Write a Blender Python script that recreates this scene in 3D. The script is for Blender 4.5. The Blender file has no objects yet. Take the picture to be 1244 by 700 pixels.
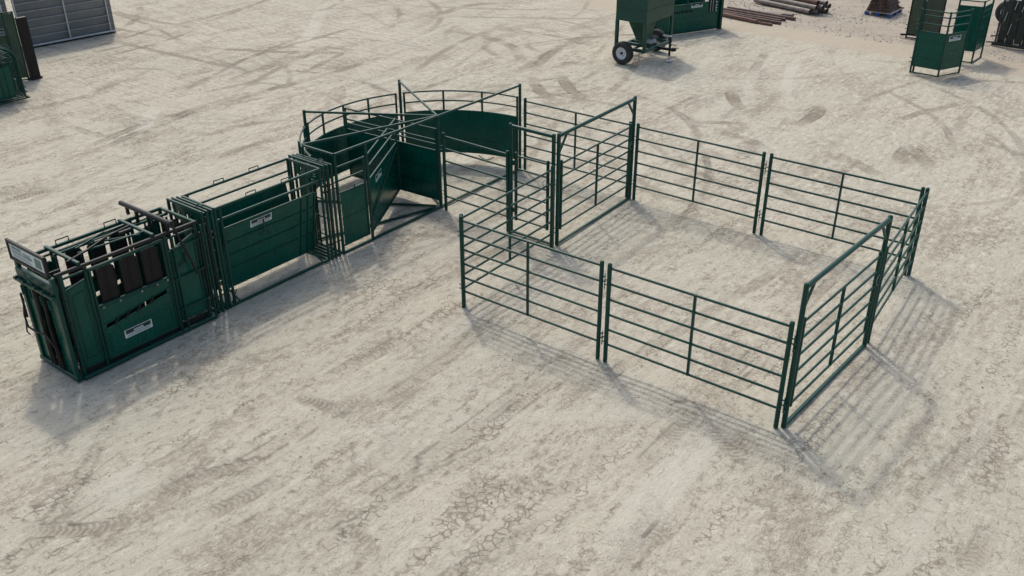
import bpy, math, random
import numpy as np
from mathutils import Vector, Matrix
random.seed(7)
sc = bpy.context.scene
col = sc.collection
R = math.radians
V3 = Vector

# ------------------------------------------------------------ materials
def newmat(name):
    m = bpy.data.materials.new(name); m.use_nodes = True
    return m, m.node_tree.nodes, m.node_tree.links, m.node_tree.nodes['Principled BSDF']

def paint(name, c1, c2, rough=.35, metallic=0.0, scale=3.0, dust=.12, spec=.5, bump=.15, streak=False):
    """enamelled or bare metal with uneven tone, dust film and faint waviness"""
    m, N, L, b = newmat(name)
    tc = N.new('ShaderNodeTexCoord')
    n1 = N.new('ShaderNodeTexNoise'); n1.inputs['Scale'].default_value = scale; n1.inputs['Detail'].default_value = 5
    L.new(tc.outputs['Object'], n1.inputs['Vector'])
    mx = N.new('ShaderNodeMix'); mx.data_type = 'RGBA'
    mx.inputs['A'].default_value = (*c1, 1); mx.inputs['B'].default_value = (*c2, 1)
    r1 = N.new('ShaderNodeValToRGB'); r1.color_ramp.elements[0].position = .35; r1.color_ramp.elements[1].position = .65
    L.new(n1.outputs['Fac'], r1.inputs['Fac']); L.new(r1.outputs['Color'], mx.inputs['Factor'])
    n2 = N.new('ShaderNodeTexNoise'); n2.inputs['Scale'].default_value = scale * 7; n2.inputs['Detail'].default_value = 8
    n2.inputs['Roughness'].default_value = .7
    mp = N.new('ShaderNodeMapping'); mp.inputs['Scale'].default_value = (1, 1, .25)
    L.new(tc.outputs['Object'], mp.inputs['Vector']); L.new(mp.outputs['Vector'], n2.inputs['Vector'])
    r2 = N.new('ShaderNodeMapRange'); r2.inputs['From Min'].default_value = .5; r2.inputs['From Max'].default_value = .85
    r2.inputs['To Max'].default_value = dust * 2
    L.new(n2.outputs['Fac'], r2.inputs['Value'])
    mx2 = N.new('ShaderNodeMix'); mx2.data_type = 'RGBA'
    mx2.inputs['B'].default_value = (.30, .28, .24, 1)
    L.new(r2.outputs['Result'], mx2.inputs['Factor']); L.new(mx.outputs['Result'], mx2.inputs['A'])
    L.new(mx2.outputs['Result'], b.inputs['Base Color'])
    r3 = N.new('ShaderNodeMapRange'); r3.inputs['To Min'].default_value = rough - .08; r3.inputs['To Max'].default_value = rough + .14
    L.new(n2.outputs['Fac'], r3.inputs['Value']); L.new(r3.outputs['Result'], b.inputs['Roughness'])
    b.inputs['Metallic'].default_value = metallic
    b.inputs['Specular IOR Level'].default_value = spec
    if bump:
        n3 = N.new('ShaderNodeTexNoise'); n3.inputs['Scale'].default_value = 4; n3.inputs['Detail'].default_value = 2
        L.new(tc.outputs['Object'], n3.inputs['Vector'])
        bp = N.new('ShaderNodeBump'); bp.inputs['Strength'].default_value = bump; bp.inputs['Distance'].default_value = .02
        L.new(n3.outputs['Fac'], bp.inputs['Height']); L.new(bp.outputs['Normal'], b.inputs['Normal'])
    return m

GREEN = paint('green_enamel', (.0008, .040, .029), (.001, .050, .037), .32, dust=.012, spec=.28)
GREEN2 = paint('green_sheet', (.0008, .060, .040), (.0012, .074, .050), .24, dust=.012, bump=.3, spec=.25)
OLIVE = paint('dull_green_sheet', (.020, .045, .024), (.032, .058, .034), .45, dust=.10)
FEED = paint('feeder_green', (.004, .048, .034), (.006, .058, .042), .32, dust=.03, spec=.35)
BLACK = paint('black_steel', (.009, .010, .011), (.015, .016, .016), .42, dust=.015, spec=.3)
RUBBER = paint('dark_brown_rubber', (.012, .010, .009), (.017, .014, .012), .6, dust=.015, spec=.25)
TREAD = paint('dusty_tread_plate', (.012, .015, .013), (.045, .043, .038), .6, dust=.12, scale=8)
TYRE = paint('tyre_rubber', (.012, .012, .012), (.025, .025, .025), .75, dust=.12)
RIM = paint('white_rim', (.60, .62, .64), (.5, .52, .54), .4, dust=.2)
GALV = paint('galvanised_sheet', (.125, .135, .142), (.175, .18, .18), .45, metallic=.1, dust=.15, scale=1.2)
GALVL = paint('galvanised_bar', (.52, .54, .54), (.38, .40, .41), .45, metallic=.3, dust=.2)
GALVM = paint('ridge_highlight', (.22, .235, .24), (.28, .29, .29), .45, dust=.1)  # paler grey that paints the highlight along the windbreak boards
ZINC = paint('zinc_chain', (.25, .26, .26), (.15, .16, .16), .4, metallic=.6, dust=.1)
WHITE = paint('white_label', (.62, .66, .66), (.52, .57, .57), .5, dust=.08, scale=9)
BAND = paint('label_band', (.006, .03, .026), (.008, .035, .03), .4, dust=.0)
INK = paint('label_ink', (.10, .14, .15), (.16, .2, .21), .5, dust=.0)
SIGNG = paint('sign_green', (.07, .16, .12), (.11, .2, .16), .5, dust=.05)
RUST = paint('rusty_steel', (.105, .052, .040), (.15, .085, .066), .8, dust=.2, scale=5)
RUSTD = paint('dark_rusty_steel', (.055, .032, .026), (.12, .07, .055), .75, dust=.25, scale=5)
STEEL = paint('weathered_pipe', (.15, .125, .11), (.24, .21, .19), .6, metallic=.2, dust=.3, scale=4)
HOLLOW_SHADE = paint('hollow_shade', (.008, .007, .007), (.012, .01, .01), .9, dust=.0)  # near-black that paints the shade inside pipes, slots and openings
BLUE = paint('blue_pallet_paint', (.005, .07, .28), (.01, .10, .35), .6, dust=.08, scale=8)
WOOD = paint('pale_wood', (.42, .37, .30), (.52, .48, .42), .8, dust=.1, scale=8)

# ------------------------------------------------------------ mesh builder
class MB:
    def __init__(s): s.v = []; s.f = []; s.sm = []; s.mi = []; s.cur = 0; s.mats = []
    def use(s, m):
        if m not in s.mats: s.mats.append(m)
        s.cur = s.mats.index(m); return s
    def add(s, vs, fs, smooth=False):
        o = len(s.v); s.v += [tuple(x) for x in vs]
        for f in fs: s.f.append([i + o for i in f]); s.sm.append(smooth); s.mi.append(s.cur)
    def path(s, pts, r, n=10, closed=False, caps=True):
        pts = [V3(p) for p in pts]; k = len(pts); rings = []; prev = None
        for i, p in enumerate(pts):
            if closed: d = (pts[(i + 1) % k] - pts[i - 1])
            else: d = (pts[min(i + 1, k - 1)] - pts[max(i - 1, 0)])
            d.normalize()
            if prev is None:
                a = V3((0, 0, 1)) if abs(d.z) < .9 else V3((1, 0, 0))
                x = d.cross(a).normalized()
            else:
                x = (prev - d * prev.dot(d)).normalized()
            prev = x; y = d.cross(x)
            rings.append([p + (x * math.cos(2 * math.pi * j / n) + y * math.sin(2 * math.pi * j / n)) * r for j in range(n)])
        vs = [v for rg in rings for v in rg]; fs = []
        for i in range(k if closed else k - 1):
            a, b = i * n, ((i + 1) % k) * n
            for j in range(n):
                fs.append([a + j, a + (j + 1) % n, b + (j + 1) % n, b + j])
        s.add(vs, fs, True)
        if caps and not closed:
            s.add(rings[0], [list(range(n))[::-1]]); s.add(rings[-1], [list(range(n))])
        return s
    def tube(s, p, q, r, n=10): return s.path([p, q], r, n)
    def post(s, x, y, z0, z1, r, n=12):     # upright pipe with a slightly domed cap
        s.path([(x, y, z0), (x, y, z1 - r * .35)], r, n, caps=True)
        s.cone((x, y, z1 - r * .35), (x, y, z1), r, r * .55, n); return s
    def cone(s, p, q, r0, r1, n=16):
        p, q = V3(p), V3(q); d = (q - p).normalized()
        a = V3((0, 0, 1)) if abs(d.z) < .9 else V3((1, 0, 0)); x = d.cross(a).normalized(); y = d.cross(x)
        A = [p + (x * math.cos(2 * math.pi * j / n) + y * math.sin(2 * math.pi * j / n)) * r0 for j in range(n)]
        B = [q + (x * math.cos(2 * math.pi * j / n) + y * math.sin(2 * math.pi * j / n)) * r1 for j in range(n)]
        s.add(A + B, [[j, (j + 1) % n, n + (j + 1) % n, n + j] for j in range(n)], True)
        s.add(A, [list(range(n))[::-1]]); s.add(B, [list(range(n))]); return s
    def hexa(s, c):                          # eight corners: bottom four, top four
        s.add(c, [[3, 2, 1, 0], [4, 5, 6, 7], [0, 1, 5, 4], [1, 2, 6, 5], [2, 3, 7, 6], [3, 0, 4, 7]]); return s
    def box(s, x0, x1, y0, y1, z0, z1):
        return s.hexa([(x0, y0, z0), (x1, y0, z0), (x1, y1, z0), (x0, y1, z0), (x0, y0, z1), (x1, y0, z1), (x1, y1, z1), (x0, y1, z1)])
    def beam(s, p, q, w, h, up=(0, 0, 1)):   # rectangular bar with softened edges
        p, q = V3(p), V3(q); d = (q - p).normalized(); up = V3(up)
        if abs(d.dot(up)) > .95: up = V3((1, 0, 0))
        x = d.cross(up).normalized() ; y = x.cross(d).normalized()
        c = min(w, h) * .18; prof = []
        for sx, sy in ((-1, -1), (1, -1), (1, 1), (-1, 1)):
            a = (sx * w / 2, sy * (h / 2 - c)); b = (sx * (w / 2 - c), sy * h / 2)
            prof += ([a, b] if sx * sy > 0 else [b, a])
        A = [p + x * a + y * b for a, b in prof]; B = [q + x * a + y * b for a, b in prof]; n = 8
        s.add(A + B, [[j, (j + 1) % n, n + (j + 1) % n, n + j] for j in range(n)])
        s.add(A, [list(range(n))[::-1]]); s.add(B, [list(range(n))]); return s
    def slab(s, pts, off):                   # planar polygon extruded along off
        pts = [V3(p) for p in pts]; off = V3(off); n = len(pts)
        a = [p - off / 2 for p in pts]; b = [p + off / 2 for p in pts]
        s.add(a + b, [list(range(n))[::-1], [n + i for i in range(n)]] + [[j, (j + 1) % n, n + (j + 1) % n, n + j] for j in range(n)])
        return s
    def build(s, name, mat=None, parent=None, origin=None):
        me = bpy.data.meshes.new(name)
        o = V3((0, 0, 0))
        if origin is not None: o = V3(origin)
        elif parent is not None:
            r = parent
            while r.parent: r = r.parent
            o = r.location.copy()
        me.from_pydata([tuple(V3(v) - o) for v in s.v], [], s.f)
        for m in (s.mats or [mat]): me.materials.append(m)
        me.polygons.foreach_set('use_smooth', s.sm)
        if s.mats: me.polygons.foreach_set('material_index', s.mi)
        me.update()
        bmf = __import__('bmesh'); b = bmf.new(); b.from_mesh(me); bmf.ops.recalc_face_normals(b, faces=b.faces); b.to_mesh(me); b.free()
        ob = bpy.data.objects.new(name, me); col.objects.link(ob)
        if parent is not None: ob.parent = parent
        elif origin is not None: ob.location = o
        return ob

def tag(o, label=None, cat=None, group=None, kind=None):
    if label: o['label'] = label
    if cat: o['category'] = cat
    if group: o['group'] = group
    if kind: o['kind'] = kind
    return o
def thing(name, loc, label, cat, group=None):
    o = bpy.data.objects.new(name, None); col.objects.link(o); o.location = loc
    o.empty_display_size = .2
    return tag(o, label, cat, group)
def dup(root, label, loc=None, rot=None, scale=None):
    def cp(o, par):
        c = o.copy(); col.objects.link(c); c.parent = par
        for ch in o.children: cp(ch, c)
        return c
    c = cp(root, None); c['label'] = label
    if loc: c.location = loc
    if rot is not None: c.rotation_euler = (0, 0, rot)
    if scale: c.scale = scale
    return c

def label_plate(parent, o, du, dv, nrm, w, h, seed=1, name='label_plate', simple=False):
    """white plate, dark upper band with a pale word-like mark, lines of small print below"""
    o, du, dv, nrm = V3(o), V3(du).normalized(), V3(dv).normalized(), V3(nrm).normalized()
    rnd = random.Random(seed); b = MB()
    def rect(x0, x1, y0, y1, lift, m):
        b.use(m); c = [o + du * x + dv * y + nrm * lift for x, y in ((x0, y0), (x1, y0), (x1, y1), (x0, y1))]
        b.slab(c, nrm * .0015)
    rect(0, w, 0, h, .003, WHITE)
    rect(w * .05, w * .95, h * .45, h * .93, .006, BAND)
    x = w * .33                                       # pale word in the band
    while x < w * .66:
        cw = w * rnd.uniform(.025, .04); rect(x, x + cw * .7, h * .52, h * rnd.uniform(.70, .80), .009, WHITE); x += cw
    for row in (.12, .27):
        x = w * .08
        while x < w * .9:
            cw = w * rnd.uniform(.03, .09); rect(x, min(x + cw, w * .93), h * row, h * (row + .07), .006, INK); x += cw + w * .02
    return b.build(name, None, parent)

# ------------------------------------------------------------ pipe panels and gates of the pen
RAILZ = [1.77, 1.485, 1.20, .915, .63, .345]
def make_panel(name, L, label, group, stay=True, lugs=True):
    t = thing(name, (0, 0, 0), label, 'livestock panel', group)
    for x in (0, L):
        MB().post(x, 0, 0, 1.855, .037).build('post', GREEN, t)
    for z in RAILZ:
        MB().tube((.03, 0, z), (L - .03, 0, z), .0215).build('rail', GREEN, t)
    if stay:
        MB().beam((L / 2, 0, .33), (L / 2, 0, 1.785), .038, .05, (0, 1, 0)).build('stay', GREEN, t)
    for x, sg in ((0, -1), (L, 1)):
        for zc in (1.47, .40):
            b = MB()
            k = .03 if sg > 0 else -.02
            for dz in (0, .085):
                b.beam((x + sg * .03, 0, zc + dz + k), (x + sg * .085, 0, zc + dz + k), .03, .012)
            if sg > 0: b.tube((x + .07, 0, zc - .10), (x + .07, 0, zc + .17), .008, 8)
            b.build('pin_bracket', GREEN, t)
    return t
PG = 'green pipe panels of the square pen'
pan = make_panel('pen_panel', 3.0, 'left green pipe panel in the near side of the pen', PG)
def place(o, p, q, L=3.0):
    d = V3((q[0] - p[0], q[1] - p[1], 0)); o.location = (p[0], p[1], 0)
    o.rotation_euler = (0, 0, math.atan2(d.y, d.x)); o.scale = (d.length / L, 1, 1)
specs = [
    ((6.56, -3.22), (9.61, -3.20), 'right green pipe panel in the near side of the pen, beside the nearest arch gate'),
    ((9.86, .08), (9.63, 3.10), 'green pipe panel seen nearly edge-on, behind the nearest arch gate'),
    ((3.29, 3.10), (6.34, 3.08), 'green pipe panel in the far pen side, right next to the middle arch gate'),
    ((6.50, 3.09), (9.55, 3.09), 'rightmost green pipe panel in the far side of the pen'),
    ((.07, 3.12), (3.08, 3.12), 'green pipe panel between the round tub and the middle arch gate'),
    ((3.395, -3.175), (3.30, -.24), 'green pipe panel running from near left pen corner back to the narrow gate'),
]
place(pan, (3.45, -3.25), (6.41, -3.22))
for p, q, lb in specs:
    c = dup(pan, lb); place(c, p, q)
short = make_panel('pen_panel', 1.84, 'short green pipe panel without middle stay, between tub centre post and narrow gate', PG, stay=False)
place(short, (.19, -.04), (2.03, -.09), 1.84)

def make_gate(name, L, label, stay=True, gusset=True, H=2.47):
    t = thing(name, (0, 0, 0), label, 'gate', 'green arch gates of the pen')
    r = .041
    for x in (0, L): MB().post(x, 0, 0, H, r).build('frame_post', GREEN, t)
    MB().tube((.02, 0, H - .06), (L - .02, 0, H - .06), .040, 12).build('top_bar', GREEN, t)
    MB().beam((.03, 0, .03), (L - .03, 0, .03), .055, .045).build('sill_bar', GREEN, t)
    if gusset:
        for x, s in ((0, 1), (L, -1)):
            MB().beam((x + s * .02, 0, H - .42), (x + s * .30, 0, H - .08), .05, .035, (0, 1, 0)).build('gusset', GREEN, t)
    fr = .115 if gusset else .135
    leaf = MB().post(fr, 0, .33, 1.87, .034).build('gate_leaf', GREEN, t)
    MB().post(L - fr, 0, .33, 1.87, .034).build('leaf_post', GREEN, leaf)
    for z in RAILZ:
        z2 = z + .01
        MB().tube((fr, 0, z2 + .01), (L - fr, 0, z2 + .01), .0205).build('leaf_rail', GREEN, leaf)
    if stay: MB().beam((L / 2, 0, .36), (L / 2, 0, 1.79), .036, .05, (0, 1, 0)).build('leaf_stay', GREEN, leaf)
    b = MB()
    for z in (.55, 1.62): b.tube((.02, 0, z), (fr, 0, z), .013, 8); b.cone((.07, 0, z - .05), (.07, 0, z + .05), .018, .018, 8)
    b.build('hinge', GREEN, t)
    b = MB(); pts = []
    for i in range(15):
        a = i / 14 * math.pi
        pts.append((L - fr - .09 * math.sin(a), -.05, 1.36 + .12 * math.cos(a) * .8))
    b.path(pts, .007, 6); b.tube((L - fr, -.01, 1.36), (L - .02, -.01, 1.36), .012, 8)
    b.build('latch_chain', ZINC, t)
    b = MB()
    for z in (1.40, 1.50, .32, .42): b.beam((-.03, 0, z), (-.11, 0, z), .03, .012); 
    b.build('pin_bracket', GREEN, t)
    return t
g1 = make_gate('arch_gate', 3.09, 'wide green arch gate in the middle, between narrow gate and far pen side')
place(g1, (3.28, -.01), (3.18, 3.08), 3.09)
g2 = dup(g1, 'wide green arch gate on the right side of the pen, nearest to the viewer'); place(g2, (9.70, -3.12), (9.86, -.08), 3.09)
g3 = make_gate('arch_gate', 1.11, 'narrow green walk-through gate in a tall frame without corner braces', stay=False, gusset=False)
place(g3, (2.12, -.09), (3.22, -.10), 1.11)

# ------------------------------------------------------------ crowding tub
tub = thing('crowding_tub', (0, 0, 0), 'round green sheeted crowding tub with overhead bars meeting at a centre post', 'crowding tub')
def pol(a, r): return (r * math.cos(R(a)), r * math.sin(R(a)))
TH = 2.18
MB().post(0, 0, 0, TH + .02, .04).build('centre_post', GREEN, tub)
P2, P3 = pol(150, 3.0), pol(211, 3.03)
BF = (-.95, -3.05); BN = (0, -3.05)
for p in ((0, 3.0), P2, P3):
    MB().beam((p[0], p[1], 0), (p[0], p[1], TH + .04), .06, .06).build('outer_post', GREEN, tub)
for p in (BF, BN, (0, -2.2)):
    MB().beam((p[0], p[1], 0), (p[0], p[1], TH - .03), .055, .055).build('entry_post', GREEN, tub)
for p, q in ((BN, (0, 3.0)), (BF, (0, 0)), (P2, (0, 0)), (P3, (0, 0))):
    d = (V3((*q, 0)) - V3((*p, 0))).normalized() * .03
    MB().beam((p[0] + d.x * 0, p[1] + d.y * 0, TH), (q[0] - d.x, q[1] - d.y, TH + .004 * (p[0] != 0)), .046, .046).build('overhead_bar', GREEN, tub)
    MB().beam((p[0], p[1], .03), (q[0] - d.x, q[1] - d.y, .03 + .004 * (p[0] != 0)), .055, .045).build('ground_bar', GREEN, tub)
MB().beam((-.92, -3.05, TH - .01), (-.03, -3.05, TH - .01), .046, .046).build('overhead_bar', GREEN, tub)
MB().beam((-.92, -3.05, .028), (-.03, -3.05, .028), .05, .04).build('ground_bar', GREEN, tub)
def arc(a0, a1, r, z, n=22): return [(*pol(a0 + (a1 - a0) * i / n, r), z) for i in range(n + 1)]
def curved(a0, a1, nv, r=3.0):
    b = MB(); n = 22
    for k in range(n):                                       # rolled sheet with real thickness
        A = a0 + (a1 - a0) * k / n; B = a0 + (a1 - a0) * (k + 1) / n
        c = []
        for z in (.25, 1.36):
            c += [(*pol(A, r - .006), z), (*pol(B, r - .006), z), (*pol(B, r + .002), z), (*pol(A, r + .002), z)]
        b.add(c, [[0, 1, 5, 4], [2, 3, 7, 6]], True); b.add(c, [[4, 5, 6, 7], [3, 2, 1, 0]])
    sh = b.build('curved_panel', GREEN2, tub)
    b = MB()
    for z in (1.87, 1.62): b.path(arc(a0, a1, r, z), .021, 8)
    for z in (1.36, .26): b.path(arc(a0, a1, r + .02, z), .019, 8)
    b.build('curved_rail', GREEN, sh)
    for i, a in enumerate([a0, a1] + [a0 + (a1 - a0) * (k + 1) / (nv + 1) for k in range(nv)]):
        p = pol(a, r + .03)
        MB().beam((*p, 0 if i < 2 else .25), (*p, 1.885), .045, .045).build('upright', GREEN, sh)
    b = MB()
    for z in (.62, .98): b.path(arc(a0, a1, r - .009, z), .006, 5)
    b.build('sheet_rib', GREEN2, sh)
curved(92, 148, 2); curved(152, 208.5, 3); curved(213.5, 251.5, 1)
for a in (150,):                                              # pin plates at the joint
    for z in (.5, .8, 1.1, 1.32):
        p = pol(a, 2.985); MB().beam((p[0] - .09, p[1] - .16 * .3, z), (p[0] + .09, p[1] + .16 * .3, z), .03, .012).build('joint_pin', ZINC, tub)
b = MB(); b.path([(*pol(104 + i * .7, 2.93), .23 - .10 * math.sin(math.pi * i / 12)) for i in range(13)], .012, 6); b.build('loop_handle', GREEN, tub)
# side panel of the entry box
sp = MB().slab([(0, -2.99, .18), (0, -2.31, .18), (0, -2.31, 1.34), (0, -2.99, 1.34)], (.006, 0, 0)).build('side_panel', GREEN2, tub)
for z in (1.90, 1.61, 1.34, .18): MB().beam((0, -3.02, z), (0, -2.27, z), .035, .035).build('panel_rail', GREEN, sp)
MB().beam((0, -2.29, .18), (0, -2.29, 1.92), .045, .045).build('panel_upright', GREEN, sp)
MB().beam((.008, -3.0, .77), (.008, -2.31, .77), .02, .028).build('sheet_rib', GREEN2, sp)
MB().tube((.02, -2.62, 1.34), (.02, -2.60, 1.42), .012, 8).build('latch_stub', GREEN, sp)
def solid_gate(name, p, q, zs, z0, z1, diag=False, label=False, ups=()):
    d = V3((q[0] - p[0], q[1] - p[1], 0)); Ln = d.length; d.normalize(); n = V3((-d.y, d.x, 0))
    if n.x < 0: n = -n
    at = lambda s, z, o=0: V3((p[0], p[1], z)) + d * s + n * o
    sh = MB().slab([at(.05, z0), at(Ln, z0), at(Ln, z1), at(.05, z1)], n * .006).build(name, GREEN2, tub)
    for z in zs: MB().beam(at(.03, z), at(Ln, z), .035, .035).build('gate_rail', GREEN, sh)
    MB().beam(at(.03, z0), at(Ln, z0), .05, .05).build('bottom_rail', GREEN, sh)
    for s in (.06, Ln) + tuple(ups): MB().beam(at(s, z0), at(s, max(zs) + .02), .04, .04).build('gate_upright', GREEN, sh)
    b = MB(); 
    if diag: b.beam(at(.1, .55, .03), at(Ln - .1, 1.30, .03), .035, .035, n)
    else:
        for z in (.55, .95): b.beam(at(.08, z, .008), at(Ln - .05, z, .008), .02, .012)
    b.build('brace', GREEN, sh)
    if label: label_plate(sh, at(.50, 1.12, .01), d, (0, 0, 1), n, .46, .15, 5)
    return sh
solid_gate('hinged_gate', (0, -2.2), (-1.2, -.12), (1.91, 1.65, 1.36), .2, 1.36, diag=True, label=True)
solid_gate('sweep_gate', (0, 0), (-2.80, -.16), (1.87, 1.61, 1.51, 1.36), .19, 1.36, ups=(1.5,))
b = MB().beam((-.05, 0, .19), (-.02, .0, .04), .03, .03); b.build('pivot_foot', GREEN, tub)

# ------------------------------------------------------------ adjustable alley
al = thing('alley', (-.47, -4.65, 0), 'straight green alley with ribbed sheet sides and white label, between tub and squeeze chute', 'cattle alley')
v0, v1 = -5.92, -3.46
for u, s in ((0, 1), (-.95, -1)):
    MB().beam((u, v0, 2.0), (u, v1, 2.0), .045, .045).build('top_rail', GREEN, al)
    MB().beam((u - s * .02, v0, 1.76), (u - s * .02, v1, 1.76), .04, .04).build('upper_rail', GREEN, al)
    MB().beam((u, v0, .03), (u, v1, .03), .05, .05).build('ground_rail', GREEN, al)
    for v in (v0, v1, v0 + .11):
        MB().beam((u, v, 0), (u, v, 1.99), .045, .045).build('upright', GREEN, al)
    ut, ub = u - s * .04, u - s * .27
    a, c = -5.80, -3.62
    sh = MB().slab([(ut, a, 1.55), (ut, c, 1.55), (ub, c, .25), (ub, a, .25)], (s * .006, 0, 0)).build('side_sheet', GREEN2, al)
    for t in (0, 1): 
        uu = ut + (ub - ut) * t; z = 1.55 - 1.3 * t
        MB().beam((uu, a, z), (uu, c, z), .035, .035).build('sheet_edge', GREEN, sh)
    for t in (.24, .46, .69):
        uu = ut + (ub - ut) * t + s * .008; z = 1.55 - 1.3 * t
        MB().beam((uu + s * .006, a + .02, z), (uu + s * .006, c - .02, z), .022, .020).build('sheet_rib', GREEN, sh)
    for v in (a, -3.95, -3.78, c): MB().beam((ut + s * .012, v, 1.56), (ub + s * .012, v, .25), .03, .03, (0, 1, 0)).build('sheet_upright', GREEN, sh)
    for v in (-5.11, -4.29):
        b = MB(); b.path([(u, v - .11, 2.0), (u, v - .11, 2.075), (u, v + .11, 2.075), (u, v + .11, 2.0)], .011, 8, caps=False)
        b.build('lift_handle', GREEN, al)
    MB().beam((ub, a + .06, .25), (u, a + .10, .06), .03, .03).build('spread_arm', GREEN, al)
    MB().beam((ub, c - .06, .25), (u, c - .02, .06), .03, .03).build('spread_arm', GREEN, al)
    if s > 0:
        dv = V3((ut - ub, 0, 1.3)).normalized()
        label_plate(sh, (ut + (ub - ut) * .155 + .004, -5.18, 1.35), (0, 1, 0), dv, dv.cross(V3((0, 1, 0))) * -1, .50, .15, 9)
        b = MB(); b.beam((.02, -4.93, 1.47), (.0, -4.93, 1.20), .03, .02, (1, 0, 0)); b.path([(0, -5.02, 1.22), (0, -5.01, 1.14), (0, -4.90, 1.13), (0, -4.82, 1.20)], .012, 8)
        b.build('latch', GREEN, sh)
for v in (v0, v1):
    for z in (2.0,): MB().beam((-.93, v, z), (-.02, v, z), .045, .045).build('cross_bar', GREEN, al)
    MB().beam((-.93, v, .028), (-.02, v, .028), .05, .04).build('cross_bar', GREEN, al)
MB().path([(.0, v0 + .06, .07), (-.10, v0 + .25, .24), (-.12, v0 + .06, .30)], .014, 8).build('pivot_link', GREEN, al)

def frame_gate(y, label):
    t = thing('slide_gate_frame', (-.47, y, 0), label, 'gate frame', 'slatted slide gate frames at the two ends of the alley')
    for k, dy in enumerate((-.10, 0, .10)):
        z = 2.03 - .015 * k
        for u in (.01, -.98): MB().beam((u, y + dy, 0), (u, y + dy, z - .02), .05, .04).build('frame_post', GREEN, t)
        MB().beam((-1.0, y + dy, z), (.03, y + dy, z), .04, .045).build('top_bar', GREEN, t)
        MB().beam((-.95, y + dy, .03), (-.02, y + dy, .03), .04, .05).build('sill_bar', GREEN, t)
    b = MB()
    for u0, u1 in ((-.93, -.80), (-.70, -.60), (-.50, -.40), (-.30, -.14)):
        b.box(u0, u1, y - .055, y - .045, 1.72, 1.84)
    b.box(-.95, -.03, y - .056, y - .044, 1.84, 1.96); b.box(-.95, -.03, y - .056, y - .044, 1.66, 1.72)
    b.build('header_plate', GREEN2, t)
    d = MB().box(-.62, -.50, y - .06, y - .05, .12, 1.66).build('slide_door', GREEN2, t)
    MB().box(-.93, -.62, y + .04, y + .05, .12, 1.66).build('door_sheet', GREEN2, d)
    for u in (-.90, -.76, -.62, -.48, -.20, -.10): MB().beam((u, y + .06, .1), (u, y + .06, 1.7), .03, .03).build('door_bar', GREEN, d)
    for z in (.4, .8, 1.2, 1.55): MB().beam((-.95, y + .075, z), (-.04, y + .075, z), .03, .03).build('door_crossbar', GREEN, d)
    b = MB()
    for z in (.35, 1.5, 1.62): b.beam((-.02, y - .12, z), (.06, y - .12, z), .05, .03); b.tube((.03, y - .17, z), (.03, y + .15, z), .014, 8)
    b.build('hinge_lug', BLACK, t)
    MB().path([(-.3, y, 2.05), (-.2, y + .02, 2.10), (-.12, y + .02, 2.10), (-.08, y, 2.05)], .012, 8).build('pull_handle', GREEN, t)
    MB().tube((.05, y - .06, .5), (.05, y - .06, 1.95), .016, 8).build('guide_rod', BLACK, t)
    return t
frame_gate(-3.27, 'slatted green gate frame between alley and tub entry')
frame_gate(-6.09, 'slatted green gate frame between squeeze chute and alley')

# ------------------------------------------------------------ squeeze chute
ch = thing('squeeze_chute', (-.5, -7.65, 0), 'green squeeze chute with black side panels, head gate and framed sign on top', 'squeeze chute')
VF, VR = -8.88, -6.33
MB().box(-.97, -.03, VF + .05, VR - .03, .045, .075).build('floor_plate', TREAD, ch)
b = MB()
for i in range(24):
    v = VF + .12 + i * .1; b.beam((-.9, v, .085), (-.1, v, .085), .02, .02)
b.build('floor_cleats', TREAD, ch)
for u in (.09, -1.06): MB().beam((u, VF - .02, .035), (u, VR + .05, .035), .07, .06).build('base_rail', GREEN, ch)
for v in (VF, -7.6, VR): MB().beam((-1.03, v, .035), (.05, v, .035), .06, .05).build('base_cross_bar', GREEN, ch)
for u in (.012, -1.018): MB().box(u, u + .006, VF + .03, VR - .02, .05, .165).build('gap_shade_strip', BLACK, ch)  # black strips added to paint the shaded gap under the side panels
for u in (.02, -.99):
    for v in (-8.84, -8.43, -6.98, -6.38):
        MB().beam((u, v, .06), (u, v, 1.89), .055, .055).build('corner_post', GREEN, ch)
    MB().beam((u, -8.92, 1.91), (u, -6.33, 1.91), .055, .055).build('top_rail', BLACK if u > 0 else GREEN, ch)
for v in (-8.50, -7.17, -6.36): MB().beam((-.99, v, 1.965 if v != -6.36 else 1.912), (.02, v, 1.965 if v != -6.36 else 1.912), .06, .05).build('top_cross_bar', GREEN, ch)
MB().beam((-.80, -8.5, 1.86), (-.80, -6.36, 1.86), .045, .045).build('inner_rail', GREEN, ch)
for a, c in (((-.6, -8.2, 1.93), (-.75, -7.6, 1.97)), ((-.75, -8.1, 1.90), (-.15, -7.3, 1.98)), ((-.35, -8.3, 1.96), (-.2, -7.2, 1.98))):
    MB().beam(a, c, .028, .028).build('linkage_rod', GREEN, ch)
for v in (-8.21, -7.34):
    b = MB(); b.path([(-.99, v - .11, 1.92), (-.99, v - .11, 2.01), (-.99, v + .11, 2.01), (-.99, v + .11, 1.92)], .012, 8, caps=False); b.build('lift_handle', GREEN, ch)
b = MB(); b.tube((-1.38, -6.87, 2.09), (.12, -6.87, 2.09), .045, 14); b.build('squeeze_shaft', BLACK, ch)
for u in (-1.2, -.92, -.55, -.02): MB().beam((u, -6.87, 1.80 if u > -1.1 else 1.92), (u, -6.87, 2.07), .05, .06).build('shaft_bracket', BLACK, ch)
MB().tube((.06, -6.87, 2.09), (.16, -6.87, 2.09), .065, 14).build('shaft_collar', BLACK, ch)
b = MB(); b.path([(.14, -6.85, 2.07), (.15, -6.80, 1.85), (.16, -6.66, 1.40), (.16, -6.56, 1.04)], .022, 10); b.build('squeeze_lever', BLACK, ch)
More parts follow.
